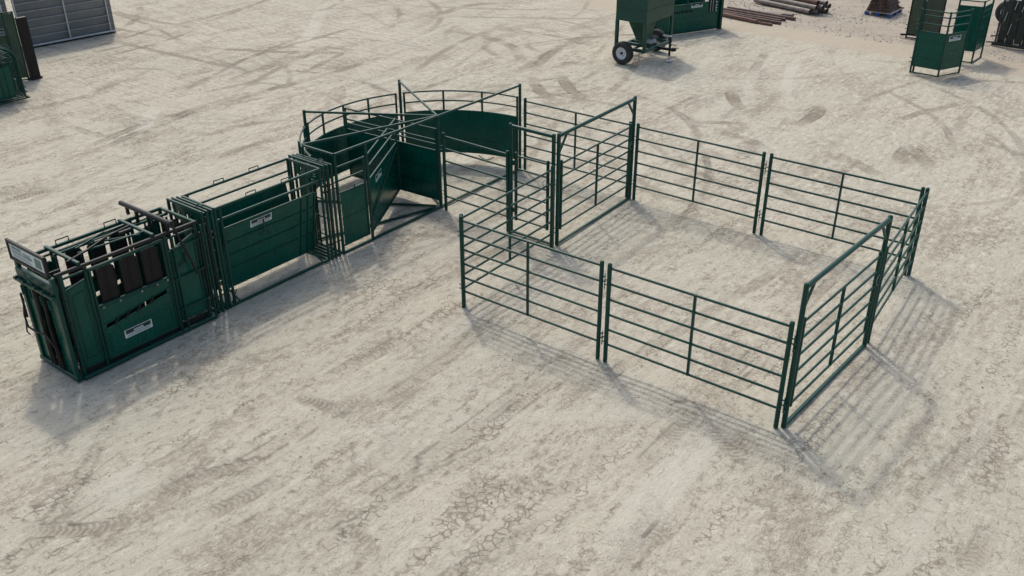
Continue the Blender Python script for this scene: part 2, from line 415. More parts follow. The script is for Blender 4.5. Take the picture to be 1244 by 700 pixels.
b = MB(); b.path([(.08, -6.93, 1.20), (.09, -6.80, 1.30), (.09, -6.72, 1.32), (.08, -6.70, 1.48)], .014, 6); b.build('ratchet_arm', BLACK, ch)

def side(u, s):
    a, c = -8.38, -7.05
    def P(v, z, o=0): return (u + s * o, v, z)
    # lower sheet in two pieces leaving the slanted slot open
    sh = MB()
    sh.slab([P(a, .17), P(c, .17), P(c, .86), P(a, .68)], (.006, 0, 0))
    sh.slab([P(a, .76), P(c, .94), P(c, 1.09), P(a, 1.09)], (.006, 0, 0))
    sh.box(u - .003, u + .003, a, a + .07, .68, .77); sh.box(u - .003, u + .003, c - .09, c, .85, .95)
    sh = sh.build('lower_side_panel', GREEN2, ch)
    b = MB()
    for z0, z1, aa, cc in ((.24, .58, a + .08, c - .08), (.0, .0, 0, 0)):
        if cc: 
            for p, q in ((P(aa, z0, .006), P(cc, z0, .006)), (P(cc, z0, .006), P(cc, z1, .006)), (P(cc, z1, .006), P(aa, z1, .006)), (P(aa, z1, .006), P(aa, z0, .006))):
                b.beam(p, q, .014, .018)
    b.beam(P(a + .02, .67, .006), P(c - .02, .84, .006), .016, .012); b.beam(P(a + .02, .79, .006), P(c - .02, .95, .006), .016, .012)
    b.build('pressed_rib', GREEN2, sh)
    b = MB()
    for v in (-8.12, -7.92, -7.70, -7.45): 
        z = .72 + (v - a) * .135
        b.beam(P(v - .05, z - .05, .02), P(v + .04, z + .07, .02), .03, .02, (s, 0, 0)); b.cone(P(v, z, .0), P(v, z, .05), .016, .016, 8)
    b.build('slot_lever', BLACK, sh)
    if s > 0: label_plate(sh, P(-8.05, .37, .012), (0, 1, 0), (0, 0, 1), (1, 0, 0), .52, .155, 3)
    # window frame
    for p, q in ((P(a, 1.12), P(c, 1.12)), (P(a, 1.80), P(c, 1.83))):
        MB().beam(p, q, .04, .05).build('window_rail', GREEN, ch)
    for v in (a, c): MB().beam(P(v, .15), P(v, 1.82), .045, .045).build('window_post', GREEN, ch)
    MB().beam(P(a, .15), P(c, .15), .045, .045).build('bottom_rail', GREEN, ch)
    b = MB()
    for v in (-8.3, -8.0, -7.6, -7.3, -7.1): b.box(u + s * .02 - .02, u + s * .02 + .02, v - .02, v + .02, 1.095, 1.115) if False else b.cone(P(v, 1.10, .02), P(v, 1.10, .045), .02, .02, 8)
    b.build('bolt', ZINC, ch)
    # squeeze panels behind the frame
    for vc in (-8.10, -7.69, -7.29):
        hw = .158; o = -.05
        pts = [P(vc - hw, 1.13, o), P(vc + hw, 1.13, o), P(vc + hw, 1.66, o)]
        for i in range(1, 6): t = i / 6; pts.append(P(vc + hw - .07 * (1 - math.cos(t * math.pi / 2)), 1.66 + .10 * math.sin(t * math.pi / 2), o))
        pts.append(P(vc + hw - .08, 1.77, o)); pts.append(P(vc - hw + .08, 1.77, o))
        for i in range(5, 0, -1): t = i / 6; pts.append(P(vc - hw + .07 * (1 - math.cos(t * math.pi / 2)), 1.66 + .10 * math.sin(t * math.pi / 2), o))
        pts.append(P(vc - hw, 1.66, o))
        sq = MB().slab(pts, (.03, 0, 0)).build('drop_panel', RUBBER, ch)
        b = MB()
        for dv in (-.145, -.015, .015, .145): b.beam(P(vc + dv, 1.14, o + .018), P(vc + dv, 1.72, o + .018), .010, .012)
        b.build('panel_rib', BLACK, sq)
    # narrow front door
    d = MB().slab([P(-8.78, .20), P(-8.50, .20), P(-8.50, 1.66), P(-8.78, 1.60)], (.006, 0, 0)).build('front_door', GREEN2, ch)
    b = MB()
    for p, q in ((P(-8.80, .17), P(-8.80, 1.62)), (P(-8.48, .17), P(-8.48, 1.68)), (P(-8.80, .18), P(-8.48, .18)), (P(-8.80, 1.61), P(-8.48, 1.68))): b.beam(p, q, .04, .04)
    for p, q in ((P(-8.74, .32, .006), P(-8.54, .32, .006)), (P(-8.74, .32, .006), P(-8.74, 1.48, .006)), (P(-8.54, .32, .006), P(-8.54, 1.52, .006)), (P(-8.74, 1.48, .006), P(-8.54, 1.52, .006))): b.beam(p, q, .012, .014)
    b.build('door_frame', GREEN, d)
    # rear door
    d = MB().slab([P(-6.92, .24), P(-6.47, .24), P(-6.47, 1.70), P(-6.60, 1.70), P(-6.92, 1.56)], (.006, 0, 0)).build('rear_door', GREEN2, ch)
    b = MB()
    for p, q in ((P(-6.93, .22), P(-6.93, 1.58)), (P(-6.45, .22), P(-6.45, 1.72)), (P(-6.93, .22), P(-6.45, .22)), (P(-6.93, 1.57), P(-6.45, 1.73))): b.beam(p, q, .04, .04)
    b.build('door_frame', GREEN, d)
side(.04, 1); side(-1.01, -1)
for v in (-6.88, -6.30, -6.24): MB().beam((.085, v, .06), (.085, v, 1.86), .035, .035).build('rear_bar', GREEN, ch)
for z in (.45, 1.05, 1.62): MB().beam((.08, -6.95, z), (.08, -6.26, z), .03, .03).build('rear_crossbar', GREEN, ch)
MB().tube((.11, -6.36, .30), (.11, -6.36, 1.75), .018, 8).build('rear_latch_rod', BLACK, ch)
for v in (-8.455, -7.02): MB().tube((.075, v, .12), (.075, v, 1.84), .014, 8).build('hinge_rod', GREEN, ch)
for u in (.02, -.99): MB().beam((u, -8.86, 1.815), (u, -6.40, 1.815), .035, .035).build('second_rail', GREEN, ch)
for v in (-8.70, -8.58, -8.0, -7.8, -7.4, -6.75, -6.60): MB().beam((-.93, v, 1.80), (-.93, v, .12), .03, .03).build('inner_bar', GREEN, ch)
for u, v in ((-.25, -8.75), (-.75, -8.75), (-.3, -6.45), (-.7, -6.45), (-.5, -6.42)): MB().beam((u, v, .1), (u, v, 1.85), .035, .035).build('inner_bar', BLACK, ch)
MB().path([(-.15, -8.6, 1.98), (-.25, -8.2, 2.0), (-.55, -7.7, 1.96), (-.62, -7.2, 1.98)], .018, 8).build('hydraulic_hose', BLACK, ch)
for v in (-7.9, -7.45): MB().cone((-.55, v, 1.93), (-.55, v + .22, 1.93), .04, .04, 10).build('spring_cylinder', BLACK, ch)
# head gate at the front
y = -8.97
hg = MB()
hg.beam((-1.04, y, .03), (-1.04, y, 1.90), .07, .09); hg.beam((.02, y, .03), (.02, y, 1.90), .07, .09)
hg.beam((-1.10, y, .05), (.08, y, .05), .09, .09); hg.beam((-1.08, y, 1.70), (.06, y, 1.70), .09, .16); hg.beam((-1.0, y, 1.90), (-.02, y, 1.90), .06, .05)
hg.beam((-1.12, y - .07, 1.58), (.08, y - .07, 1.58), .06, .05)
hg = hg.build('head_gate', GREEN, ch)
for u0, u1 in ((-1.0, -.66), (-.32, -.02)):
    MB().slab([(u0, y + .01, .10), (u1, y + .01, .10), (u1, y + .01, 1.60), (u0, y + .01, 1.60)], (0, .008, 0)).build('gate_leaf', GREEN2, hg)
for u0, w in ((-.66, .05), (-.57, -.03), (-.40, .03), (-.32, -.05)):
    MB().path([(u0, y - .03, .10), (u0 + w * .3, y - .04, .5), (u0 + w, y - .05, .9), (u0 + w * .6, y - .04, 1.3), (u0, y - .03, 1.62)], .026, 10).build('neck_bar', RUBBER, hg)
b = MB(); b.path([(-.98, y - .09, 1.25), (-1.02, y - .13, .95), (-.98, y - .14, .74), (-.80, y - .13, .72), (-.50, y - .11, .74), (-.25, y - .09, .55)], .017, 8)
b.path([(-1.02, y - .11, 1.0), (-1.05, y - .15, .62), (-.96, y - .15, .60)], .012, 8); b.tube((-1.0, y - .1, .9), (-1.0, y - .1, 1.35), .02, 8)
b.build('head_gate_lever', BLACK, hg)
for u in (-.95, -.70, -.35, -.12):
    MB().cone((u, y - .09, 1.66), (u, y - .15, 1.66), .03, .03, 10).build('roller', GREEN, hg)
    MB().beam((u, y - .08, 1.50), (u + .07, y - .10, 1.36), .035, .03).build('link_plate', GREEN, hg)
b = MB(); b.path([(-.75, y - .08, 1.76), (-.65, y - .12, 1.80), (-.5, y - .1, 1.70), (-.45, y - .1, 1.60)], .014, 8); b.build('latch_rod', GREEN, hg)
# sign board
u0, u1, z0, z1, ys = -1.14, -.02, 1.92, 2.235, -8.99
sg = MB().box(u0, u1, ys - .012, ys + .012, z0, z1).build('sign_board', BLACK, ch)
b = MB()
b.beam((u0 - .02, ys, z1), (u1 + .02, ys, z1), .05, .045); b.beam((u0 - .02, ys, z0), (u1 + .02, ys, z0), .05, .045)
b.beam((u0, ys, z0), (u0, ys, z1), .05, .045); b.beam((u1, ys, z0), (u1, ys, z1), .05, .045); b.build('sign_frame', BLACK, sg)
b = MB(); rn = random.Random(4)
def rc(x0, x1, a0, a1, l, m): b.use(m); b.box(x0, x1, ys - .012 - l, ys - .011 - l + .0005, a0, a1)
rc(u0 + .06, u1 - .05, z0 + .05, z1 - .04, .002, WHITE)
rc(u0 + .12, u0 + .42, z0 + .15, z1 - .06, .0045, SIGNG)
x = u0 + .14
while x < u0 + .40: rc(x, x + .018, z0 + .17, z1 - .09, .007, WHITE); x += .035
for k in range(3):
    x = u0 + .14
    while x < u0 + .66: w = rn.uniform(.02, .06); rc(x, x + w, z0 + .07 + k * .025, z0 + .08 + k * .025, .0045, INK); x += w + .015
rc(u0 + .46, u0 + .74, z0 + .15, z0 + .185, .0045, INK); rc(u0 + .46, u0 + .70, z0 + .20, z0 + .22, .0045, SIGNG)
rc(u1 - .30, u1 - .10, z0 + .08, z1 - .07, .0045, SIGNG)
b.build('sign_print', None, sg)
for u in (-.12, -.95): MB().beam((u, -8.99, 1.92), (u, -8.75, 1.92), .035, .03).build('sign_bracket', BLACK, ch)
b = MB()
for v, z in ((-8.86, .5), (-8.86, 1.0), (-8.86, 1.4)): b.cone((.05, v, z - .05), (.05, v, z + .05), .022, .022, 8)
b.build('hinge', GREEN, ch)

# ------------------------------------------------------------ feed trailer, top centre
fd = thing('hopper_trailer', (-3.3, 14.4, 0), 'green hopper feeder on two white-rimmed wheels with a black tongue', 'feed trailer')
x0, x1, y0_, y1_ = -3.90, -2.68, 13.62, 15.50
bz = 1.40
b = MB(); b.slab([(x0, y0_, bz), (x1, y0_, bz), (x1, y0_, bz + 1.3), (x0, y0_, bz + 1.3)], (0, .01, 0)); b.slab([(x0, y1_, bz), (x1, y1_, bz), (x1, y1_, bz + 1.3), (x0, y1_, bz + 1.3)], (0, .01, 0))
b.slab([(x0, y0_, bz), (x0, y1_, bz), (x0, y1_, bz + 1.3), (x0, y0_, bz + 1.3)], (.01, 0, 0)); b.slab([(x1, y0_, bz), (x1, y1_, bz), (x1, y1_, bz + 1.3), (x1, y0_, bz + 1.3)], (.01, 0, 0))
hop = b.build('hopper', FEED, fd)
b = MB()
for z in (bz + .42, bz + .85): 
    b.beam((x1 + .012, y0_, z), (x1 + .012, y1_, z), .012, .02); b.beam((x0, y0_ - .012, z), (x1, y0_ - .012, z), .012, .02)
b.build('seam', FEED, hop)
ox0, ox1, oy0, oy1, oz = -3.46, -3.12, 14.36, 14.76, .60
b = MB(); b.slab([(x0, y0_, bz + .003), (x1, y0_, bz + .003), (x1, y1_, bz + .003), (x0, y1_, bz + .003)], (0, 0, .006)); b.build('hopper_floor', FEED, hop)
b = MB(); top = [(x0 + .18, y0_ + .45, bz), (x1 - .34, y0_ + .45, bz), (x1 - .34, y1_ - .45, bz), (x0 + .18, y1_ - .45, bz)]; bot = [(ox0, oy0, oz), (ox1, oy0, oz), (ox1, oy1, oz), (ox0, oy1, oz)]
b.add(top + bot, [[0, 1, 5, 4], [1, 2, 6, 5], [2, 3, 7, 6], [3, 0, 4, 7]]); b.build('hopper_funnel', FEED, fd)
for x in (x0 + .04, x1 - .04):
    for yy in (y0_ + .04, y1_ - .04):
        MB().beam((x, yy, .42), (x, yy, bz), .12, .12, (0, 1, 0)).build('leg', FEED, fd)
b = MB()
for x in (x0 + .04, x1 - .04): b.beam((x, y0_ - .05, .45), (x, y1_ + .05, .45), .09, .12)
for yy in (y0_ + .04, oy0, oy1, y1_ - .04): b.beam((x0 + .04, yy, .45), (x1 - .04, yy, .45), .08, .11)
b.build('chassis', FEED, fd)
MB().path([(-3.25, 14.55, .62), (-3.0, 14.6, .56), (-2.85, 14.7, .62)], .08, 12).build('discharge_chute', GALVL, fd)
b = MB(); b.beam((-2.75, 14.56, .42), (-2.08, 14.56, .42), .09, .09); b.cone((-2.12, 14.56, .42), (-1.98, 14.56, .44), .07, .05, 10); b.build('tongue', BLACK, fd)
b = MB(); b.path([(-2.2, 14.56, .52), (-2.15, 14.56, .60), (-1.95, 14.56, .58)], .014, 6); b.path([(-2.15, 14.6, .47), (-1.9, 14.62, .50)], .014, 6); b.build('coupler_handle', BLACK, fd)
b = MB(); b.tube((-2.22, 14.56, .20), (-2.22, 14.56, .86), .04, 12); b.build('jack', BLACK, fd)
b = MB(); b.tube((-2.22, 14.56, .02), (-2.22, 14.56, .22), .02, 8); b.cone((-2.22, 14.56, .0), (-2.22, 14.56, .02), .10, .10, 14); b.box(-2.50, -2.18, 14.50, 14.60, .86, .90); b.build('jack_foot', GALVL, fd)
def wheel(cx, cy, rr, wd, par, nm='wheel', axis='y'):
    prof = [(-.5, .55), (-.5, .80), (-.46, .93), (-.36, .99), (0, 1.0), (.36, .99), (.46, .93), (.5, .80), (.5, .55)]
    n = 36; b = MB(); vs = []
    for i in range(n):
        a = 2 * math.pi * i / n
        for p, q in prof: vs.append((cx + rr * q * math.cos(a), cy + p * wd, rr + rr * q * math.sin(a)))
    m = len(prof); b.add(vs, [[i * m + j, i * m + j + 1, ((i + 1) % n) * m + j + 1, ((i + 1) % n) * m + j] for i in range(n) for j in range(m - 1)], True)
    for i in range(n):
        a = 2 * math.pi * (i + .5) / n
        for sd in (-.22, .22): 
            c = V3((cx + rr * .995 * math.cos(a), cy + sd * wd, rr + rr * .995 * math.sin(a)))
            b.beam(c - V3((0, wd * .16, 0)), c + V3((0, wd * .16, 0)), .02, .012, (math.cos(a), 0, math.sin(a)))
    w = b.build(nm, TYRE, par)
    b = MB(); prof = [(-.42, .57), (-.40, .52), (-.25, .48), (-.22, .30), (-.28, .14), (-.28, 0)]
    for sgn in (1, -1):
        vs = []
        for i in range(n):
            a = 2 * math.pi * i / n
            for p, q in prof: vs.append((cx + rr * q * math.cos(a), cy + sgn * p * wd, rr + rr * q * math.sin(a)))
        m = len(prof); b.add(vs, [[i * m + j, i * m + j + 1, ((i + 1) % n) * m + j + 1, ((i + 1) % n) * m + j] for i in range(n) for j in range(m - 1)], True)
    b.build('rim', RIM, w)
    b = MB()
    for sgn in (1, -1):
        b.cone((cx, cy - sgn * wd * .24, rr), (cx, cy - sgn * wd * .46, rr), .05, .045, 14)
        for k in range(5):
            a = 2 * math.pi * k / 5 + .3; b.cone((cx + .10 * math.cos(a), cy - sgn * wd * .22, rr + .10 * math.sin(a)), (cx + .10 * math.cos(a), cy - sgn * wd * .32, rr + .10 * math.sin(a)), .013, .013, 6)
    b.build('hub', BLACK, w)
wheel(-3.36, 13.30, .385, .24, fd); wheel(-3.36, 15.62, .385, .24, fd)
MB().tube((-3.36, 13.3, .385), (-3.36, 15.62, .385), .035, 10).build('axle', BLACK, fd)
MB().tube((-3.05, 13.9, .03), (-3.05, 13.9, .42), .02, 8).build('parking_stand', GALVL, fd)

# ------------------------------------------------------------ sheeted chute behind the feeder
A = V3((-4.35, 17.42, 0)); B = V3((-3.16, 20.13, 0)); d = (B - A).normalized(); n = V3((d.y, -d.x, 0)); Ln = (B - A).length
ck = thing('hydraulic_chute', A, 'green sheet-sided cattle chute with white label and dark slots, behind the hopper feeder', 'squeeze chute')
at = lambda s, z, o=0: A + d * s + n * o + V3((0, 0, z))
for o in (0, -.9):
    sh = MB().slab([at(0, .02, o), at(Ln, .02, o), at(Ln, 1.10, o), at(1.8, 1.12, o), at(0, 1.08, o)], n * .01).build('side_sheet', GREEN2, ck)
    for z in (.08, 1.10, 1.55, 1.95): MB().beam(at(0, z, o), at(Ln, z, o), .05, .05).build('rail', GREEN, sh)
    for s in (0, .7, 1.4, 2.1, 2.45, 2.8, Ln): MB().beam(at(s, .03, o - .04), at(s, 1.95, o - .02), .05, .05).build('upright', GREEN, sh)
    for z in (.4, .62): MB().beam(at(.05, z, o + .01), at(Ln - .3, z, o + .01), .014, .014).build('sheet_rib', GREEN2, sh)
b = MB()
for k in range(7): b.slab([at(.22 + k * .21, .80, .008), at(.38 + k * .21, .79, .008), at(.38 + k * .21, .88, .008), at(.22 + k * .21, .89, .008)], n * .004)
b.build('slot_shade', HOLLOW_SHADE, ck)  # near-black plates on the sheet paint the shade of the slots
label_plate(ck, at(1.55, .95, .012), d, (0, 0, 1), n, .55, .15, 12)
b = MB(); b.slab([at(2.42, .72, .01), at(2.88, .72, .01), at(2.88, 1.9, .01), at(2.42, 1.9, .01)], n * .004); b.build('opening_shade', HOLLOW_SHADE, ck)  # near-black plate paints the shade of an opening
b = MB()
for s in (2.5, 2.62, 2.76): b.beam(at(s, .74, .03), at(s, 1.9, .03), .02, .02)
b.build('door_rod', GALVL, ck)
b = MB()
for k in range(4): b.cone(at(2.80, .74 + k * .11, .03), at(2.80, .74 + k * .11, .05), .025, .025, 8)
b.build('bolt', WHITE, ck)
b = MB(); b.beam(at(Ln + .08, 0, -.02), at(Ln + .08, 2.0, -.02), .12, .26, n); b.beam(at(Ln + .25, 0, -.2), at(Ln + .25, 2.0, -.2), .10, .10); b.beam(at(Ln + .28, .0, -.9), at(Ln + .28, 2.0, -.9), .10, .10); b.build('end_post', GREEN, ck)
b = MB()
for s in (1.05, 1.3, 1.55, 1.75): b.beam(at(s, 1.12, -.9), at(s, 1.9, -.9), .08, .03)
b.build('far_slat', WOOD, ck)

# ------------------------------------------------------------ rusty stock on the ground, top right
def pile(name, mat, items, label, cat, group=None):
    t = thing(name, (items[0][0][0], items[0][0][1], 0), label, cat, group)
    return t
def pipe(p, q, r, mat, label, group, par=None, nm='steel_pipe'):
    b = MB(); d = (V3(q) - V3(p)).normalized()
    b.use(mat); b.path([p, q], r, 12, caps=False)
    b.path([V3(p) + d * .002, V3(q) - d * .002], r * .82, 12, caps=False)
    b.use(HOLLOW_SHADE); b.cone(V3(p) + d * .06, V3(p) + d * .065, r * .8, r * .8, 12); b.cone(V3(q) - d * .065, V3(q) - d * .06, r * .8, r * .8, 12)  # near-black discs paint the shade inside the pipe ends
    o = b.build(nm, None, None, origin=p); tag(o, label, 'pipe', group); return o
G1 = 'rusty steel bars lying by the end of the sheeted chute'
def L3(p, z): return (p[0], p[1], z)
bars = [((-4.18, 22.42), (-2.30, 21.95), .07, RUST, 'thick rust-red steel tube, nearest of the loose bars on the ground'),
        ((-2.30, 21.98), (-1.62, 21.92), .045, RUST, 'thin rust-red bar sticking out at the right end of the thick rust tube'),
        ((-4.20, 22.72), (-1.45, 22.35), .055, RUSTD, 'dark rusty bar lying just behind the thick rust-red tube'),
        ((-4.35, 23.02), (-1.60, 22.70), .055, RUSTD, 'dark rusty bar, middle of the loose bars'),
        ((-4.60, 23.42), (-1.55, 23.05), .060, RUSTD, 'dark brown bar in the back half of the loose bars'),
        ((-4.50, 23.78), (-1.28, 23.42), .060, RUSTD, 'dark brown bar, farthest of the loose bars and reaching farthest right')]
for p, q, r, m, lb in bars:
    b = MB(); b.beam(L3(p, r + .0), L3(q, r + .0), r * 2, r * 2); o = b.build('steel_bar', m, None, origin=L3(p, 0)); tag(o, lb, 'steel bar', G1)
b = MB(); b.beam((-3.6, 24.05, .05), (-2.05, 23.9, .05), .3, .08); b.beam((-2.0, 23.95, .08), (-1.6, 23.90, .08), .25, .12)
tag(b.build('steel_channel', STEEL, None, origin=(-3.6, 24.05, 0)), 'pale weathered channel lying between loose rusty bars and pipe stack', 'steel channel')
# big stack of drill pipes
G2 = 'weathered pipes in the big stack'
spots = [(0, 0, 0), (.21, 0, 0), (.42, 0, 1), (.63, 0, 2), (.84, 0, 3), (.105, 1, 4), (.315, 1, 5), (.525, 1, 6), (.735, 1, 7), (.21, 2, 8), (.42, 2, 9)]
words = ['front pipe in the bottom row of the weathered pipe stack', 'second pipe from the front in the bottom row of the pipe stack', 'middle pipe in the bottom row of the pipe stack', 'fourth pipe from the front in the bottom row of the pipe stack', 'hindmost pipe in the bottom row of the pipe stack', 'front pipe in the second row of the weathered pipe stack', 'second pipe from the front in the second row of the pipe stack', 'third pipe from the front in the second row of the pipe stack', 'hindmost pipe in the second row of the pipe stack', 'nearer of the two pipes on top of the pipe stack', 'farther of the two pipes on top of the pipe stack']
dd = V3((3.0, -.92, 0)).normalized(); nn = V3((-dd.y, dd.x, 0))
for i, (o_, row, _) in enumerate(spots):
    e = [.0, .25, -.1, .3, .1, .2, .35, -.05, .3, .15, .4][i]
    s0 = V3((-4.15, 25.75, 0)) + nn * o_ * 1.15 + dd * (e * .5); s1 = V3((-1.22, 24.85, 0)) + nn * o_ * 1.15 + dd * e
    z = .12 + row * .18; s0.z = z; s1.z = z
    pipe(tuple(s0), tuple(s1), .104, [STEEL, STEEL, RUSTD, STEEL, RUSTD, STEEL, STEEL, RUST, STEEL, RUST, STEEL][i], words[i], G2)
# pallet with stacked sections
px = V3((.57, 26.34, 0)); ex = V3((1, -.04, 0)).normalized(); ey = V3((.0, 1, 0))
pl = thing('pallet', (1.15, 27.0, 0), 'blue timber pallet with a pale deck, carrying a stack of brown steel lengths', 'pallet')
def pb(x0, x1, y0, y1, z0, z1): 
    f = lambda x, y, z: px + ex * x + ey * y + V3((0, 0, z))
    return [f(x0, y0, z0), f(x1, y0, z0), f(x1, y1, z0), f(x0, y1, z0), f(x0, y0, z1), f(x1, y0, z1), f(x1, y1, z1), f(x0, y1, z1)]
for x in (0, .47, .96):
    for y in (0, .65, 1.32): MB().hexa(pb(x, x + .17, y, y + .12, 0, .12)).build('block', BLUE, pl)
b = MB()
for k in range(8): b.hexa(pb(0, 1.13, k * .18, k * .18 + .14, .122, .15))
b.build('deck', WOOD, pl)
b = MB(); rn = random.Random(3)
for k in range(13):
    z = .17 + k * .062; ins = .06 + k * .018 + rn.uniform(-.02, .02)
    for j in range(6):
        x = ins + j * (1.05 - 2 * ins) / 5.6; w = (1.05 - 2 * ins) / 6.2
        b.hexa(pb(x, x + w, -.02 + rn.uniform(-.03, .05) + .01 * k, 1.40 - .01 * k + rn.uniform(-.08, .08), z, z + .05))
b.hexa(pb(.95, 1.28, 1.1, 1.16, .20, .25))
o = b.build('steel_bundle', RUSTD, None, origin=(1.1, 27.0, .15)); tag(o, 'brown bundle of short steel lengths stacked on the blue pallet', 'steel bundle')

# ------------------------------------------------------------ folded sheeted units, top right
def unit(name, pts, H, zb, zt, rails, label, group, labelled=None, mat=GREEN2, fmat=GREEN, closed=False):
    c = V3((*pts[0], 0)); t = thing(name, c, label, 'crowding unit', group)
    for p in pts: MB().beam((*p, 0), (*p, H), .055, .055).build('post', fmat, t)
    for i in range(len(pts) - 1):
        p, q = V3((*pts[i], 0)), V3((*pts[i + 1], 0)); d = (q - p).normalized(); n = V3((d.y, -d.x, 0)); Ln = (q - p).length
        if n.dot(V3((13, -14, 0)) - p) < 0: n = -n
        at = lambda s, z, o=0: p + d * s + n * o + V3((0, 0, z))
        sh = MB().slab([at(.03, zb), at(Ln - .03, zb), at(Ln - .03, zt), at(.03, zt)], n * .008).build('leaf', mat, t)
        for z in rails + [zt, zb]: MB().beam(at(.03, z), at(Ln - .03, z), .035, .035).build('leaf_rail', fmat, sh)
        MB().beam(at(.03, .025), at(Ln - .03, .025), .045, .04).build('ground_bar', fmat, t)
        for k in range(1, 4): 
            z = zb + (zt - zb) * k / 4; MB().beam(at(.04, z, .008), at(Ln - .04, z, .008), .012, .014).build('sheet_rib', mat, sh)
        if labelled == i: label_plate(sh, at(.14, zt - .24, .016), d, (0, 0, 1), n, Ln * .55, .17, 20 + i)
    b = MB()
    for z in (.35, .5, 1.45, 1.6, 1.75): b.beam((pts[0][0] - .10, pts[0][1], z), (pts[0][0] - .02, pts[0][1], z), .03, .02)
    b.build('pin_bracket', fmat, t)
    return t
GU = 'folded green crowding units parked at the top right'
unit('folded_unit', [(4.99, 18.19), (5.91, 18.13), (6.32, 19.07)], 2.12, .25, 1.40, [1.66, 1.92, 2.08], 'green sheeted unit with white label on its right leaf, nearest of the parked units', GU, 1)
e = MB().beam((5.05, 18.3, 0), (5.05, 18.3, 2.35), .06, .06).build('post', GREEN, bpy.data.objects['folded_unit'])
unit('folded_unit', [(5.55, 20.55), (6.32, 20.66), (6.37, 21.67)], 2.12, .42, 1.90, [1.75, 2.08], 'green sheeted unit behind the labelled one, its square foot frame showing', GU, None)
u4 = unit('folded_unit', [(3.32, 23.08), (3.75, 23.10), (4.20, 24.3)], 2.3, .12, 2.0, [2.25], 'dull olive sheeted unit, farthest of the parked units, with a black foot bar', GU, None, OLIVE, BLACK)
MB().beam((3.12, 23.0, .12), (3.8, 23.2, .16), .09, .07).build('foot_bar', BLACK, u4)
# dark chute at the right edge
dk = thing('dark_chute', (6.9, 24.2, 0), 'near-black cattle chute cut by the right picture edge, beside a large tyre', 'squeeze chute')
O_ = V3((6.27, 23.86, 0)); d = V3((1.05, -.05, 0)).normalized(); at = lambda s, z, o=0: O_ + d * s + V3((0, 1, 0)) * o + V3((0, 0, z))
DKG = paint('blackened_green', (.006, .014, .011), (.015, .024, .020), .5, dust=.1)
MB().beam(at(-.05, .06, 0), at(2.1, .06, 0), .12, .10).build('base_rail', DKG, dk); MB().beam(at(-.05, .06, 1.9), at(2.1, .06, 1.9), .12, .10).build('base_rail', DKG, dk)
for s in (.04, .32, .62, .9, 1.2, 1.6, 2.0):
    MB().beam(at(s, .1, .02), at(s, 2.0, .02), .08, .06).build('upright', DKG, dk)
    MB().beam(at(s, .1, 1.9), at(s, 2.0, 1.9), .08, .06).build('upright', DKG, dk)
for s0, s1, z0, z1 in ((.08, .30, .1, 1.5), (.36, .60, .1, 1.2), (.66, .88, .15, 1.7), (.94, 1.9, .1, 1.1)):
    MB().slab([at(s0, z0, .05), at(s1, z0, .05), at(s1, z1, .05), at(s0, z1, .05)], (0, .01, 0)).build('side_sheet', DKG, dk)
MB().slab([at(.0, .1, 1.0), at(2.0, .1, 1.0), at(2.0, 1.5, 1.0), at(0, 1.5, 1.0)], (0, .02, 0)).build('inner_sheet', DKG, dk)
MB().beam(at(-.02, 1.98, .0), at(2.1, 1.98, .0), .07, .07).build('top_rail', GREEN, dk)
MB().beam(at(-.02, 1.98, 1.9), at(2.1, 1.98, 1.9), .07, .07).build('top_rail', GREEN, dk)
for p_, q_ in ((at(-.15, .32, -.03), at(.1, .38, -.03)), (at(-.25, .10, -.05), at(.3, .14, -.05)), (at(.55, .95, -.05), at(.85, 1.15, -.05))): MB().beam(p_, q_, .05, .05).build('lever', DKG, dk)
b = MB()
for s, z0, z1 in ((.18, .9, 1.25), (.40, .45, .85), (.45, 1.35, 1.75), (.70, 1.3, 1.7)): b.beam(at(s, z0, -.03), at(s + .06, z1, -.03), .03, .02)
b.build('bright_rod', GALVL, dk)
tr = thing('parked_wheel', (5.55, 28.05, 0), 'large black tyre with pale rim, left of the near-black chute at the right edge', 'wheel')
n0 = len(bpy.data.objects)
w = MB()
def tyre_x(cx, cy, rr, wd, par):
    prof = [(-.5, .55), (-.5, .80), (-.44, .93), (-.30, .99), (0, 1.0), (.30, .99), (.44, .93), (.5, .80), (.5, .55)]; n = 40; b = MB(); vs = []
    for i in range(n):
        a = 2 * math.pi * i / n
        for p, q in prof: vs.append((cx + rr * q * math.cos(a), cy + p * wd, rr + rr * q * math.sin(a)))
    m = len(prof); b.add(vs, [[i * m + j, i * m + j + 1, ((i + 1) % n) * m + j + 1, ((i + 1) % n) * m + j] for i in range(n) for j in range(m - 1)], True)
    b.build('tyre', TYRE, par)
    b = MB(); vs = []; prof = [(-.42, .56), (-.3, .5), (-.1, .45), (-.1, 0)]
    for i in range(n):
        a = 2 * math.pi * i / n
        for p, q in prof: vs.append((cx + rr * q * math.cos(a), cy + p * wd, rr + rr * q * math.sin(a)))
    m = len(prof); b.add(vs, [[i * m + j, i * m + j + 1, ((i + 1) % n) * m + j + 1, ((i + 1) % n) * m + j] for i in range(n) for j in range(m - 1)], True)
    b.build('rim', RIM, par)
tyre_x(5.78, 27.9, .47, .32, tr)

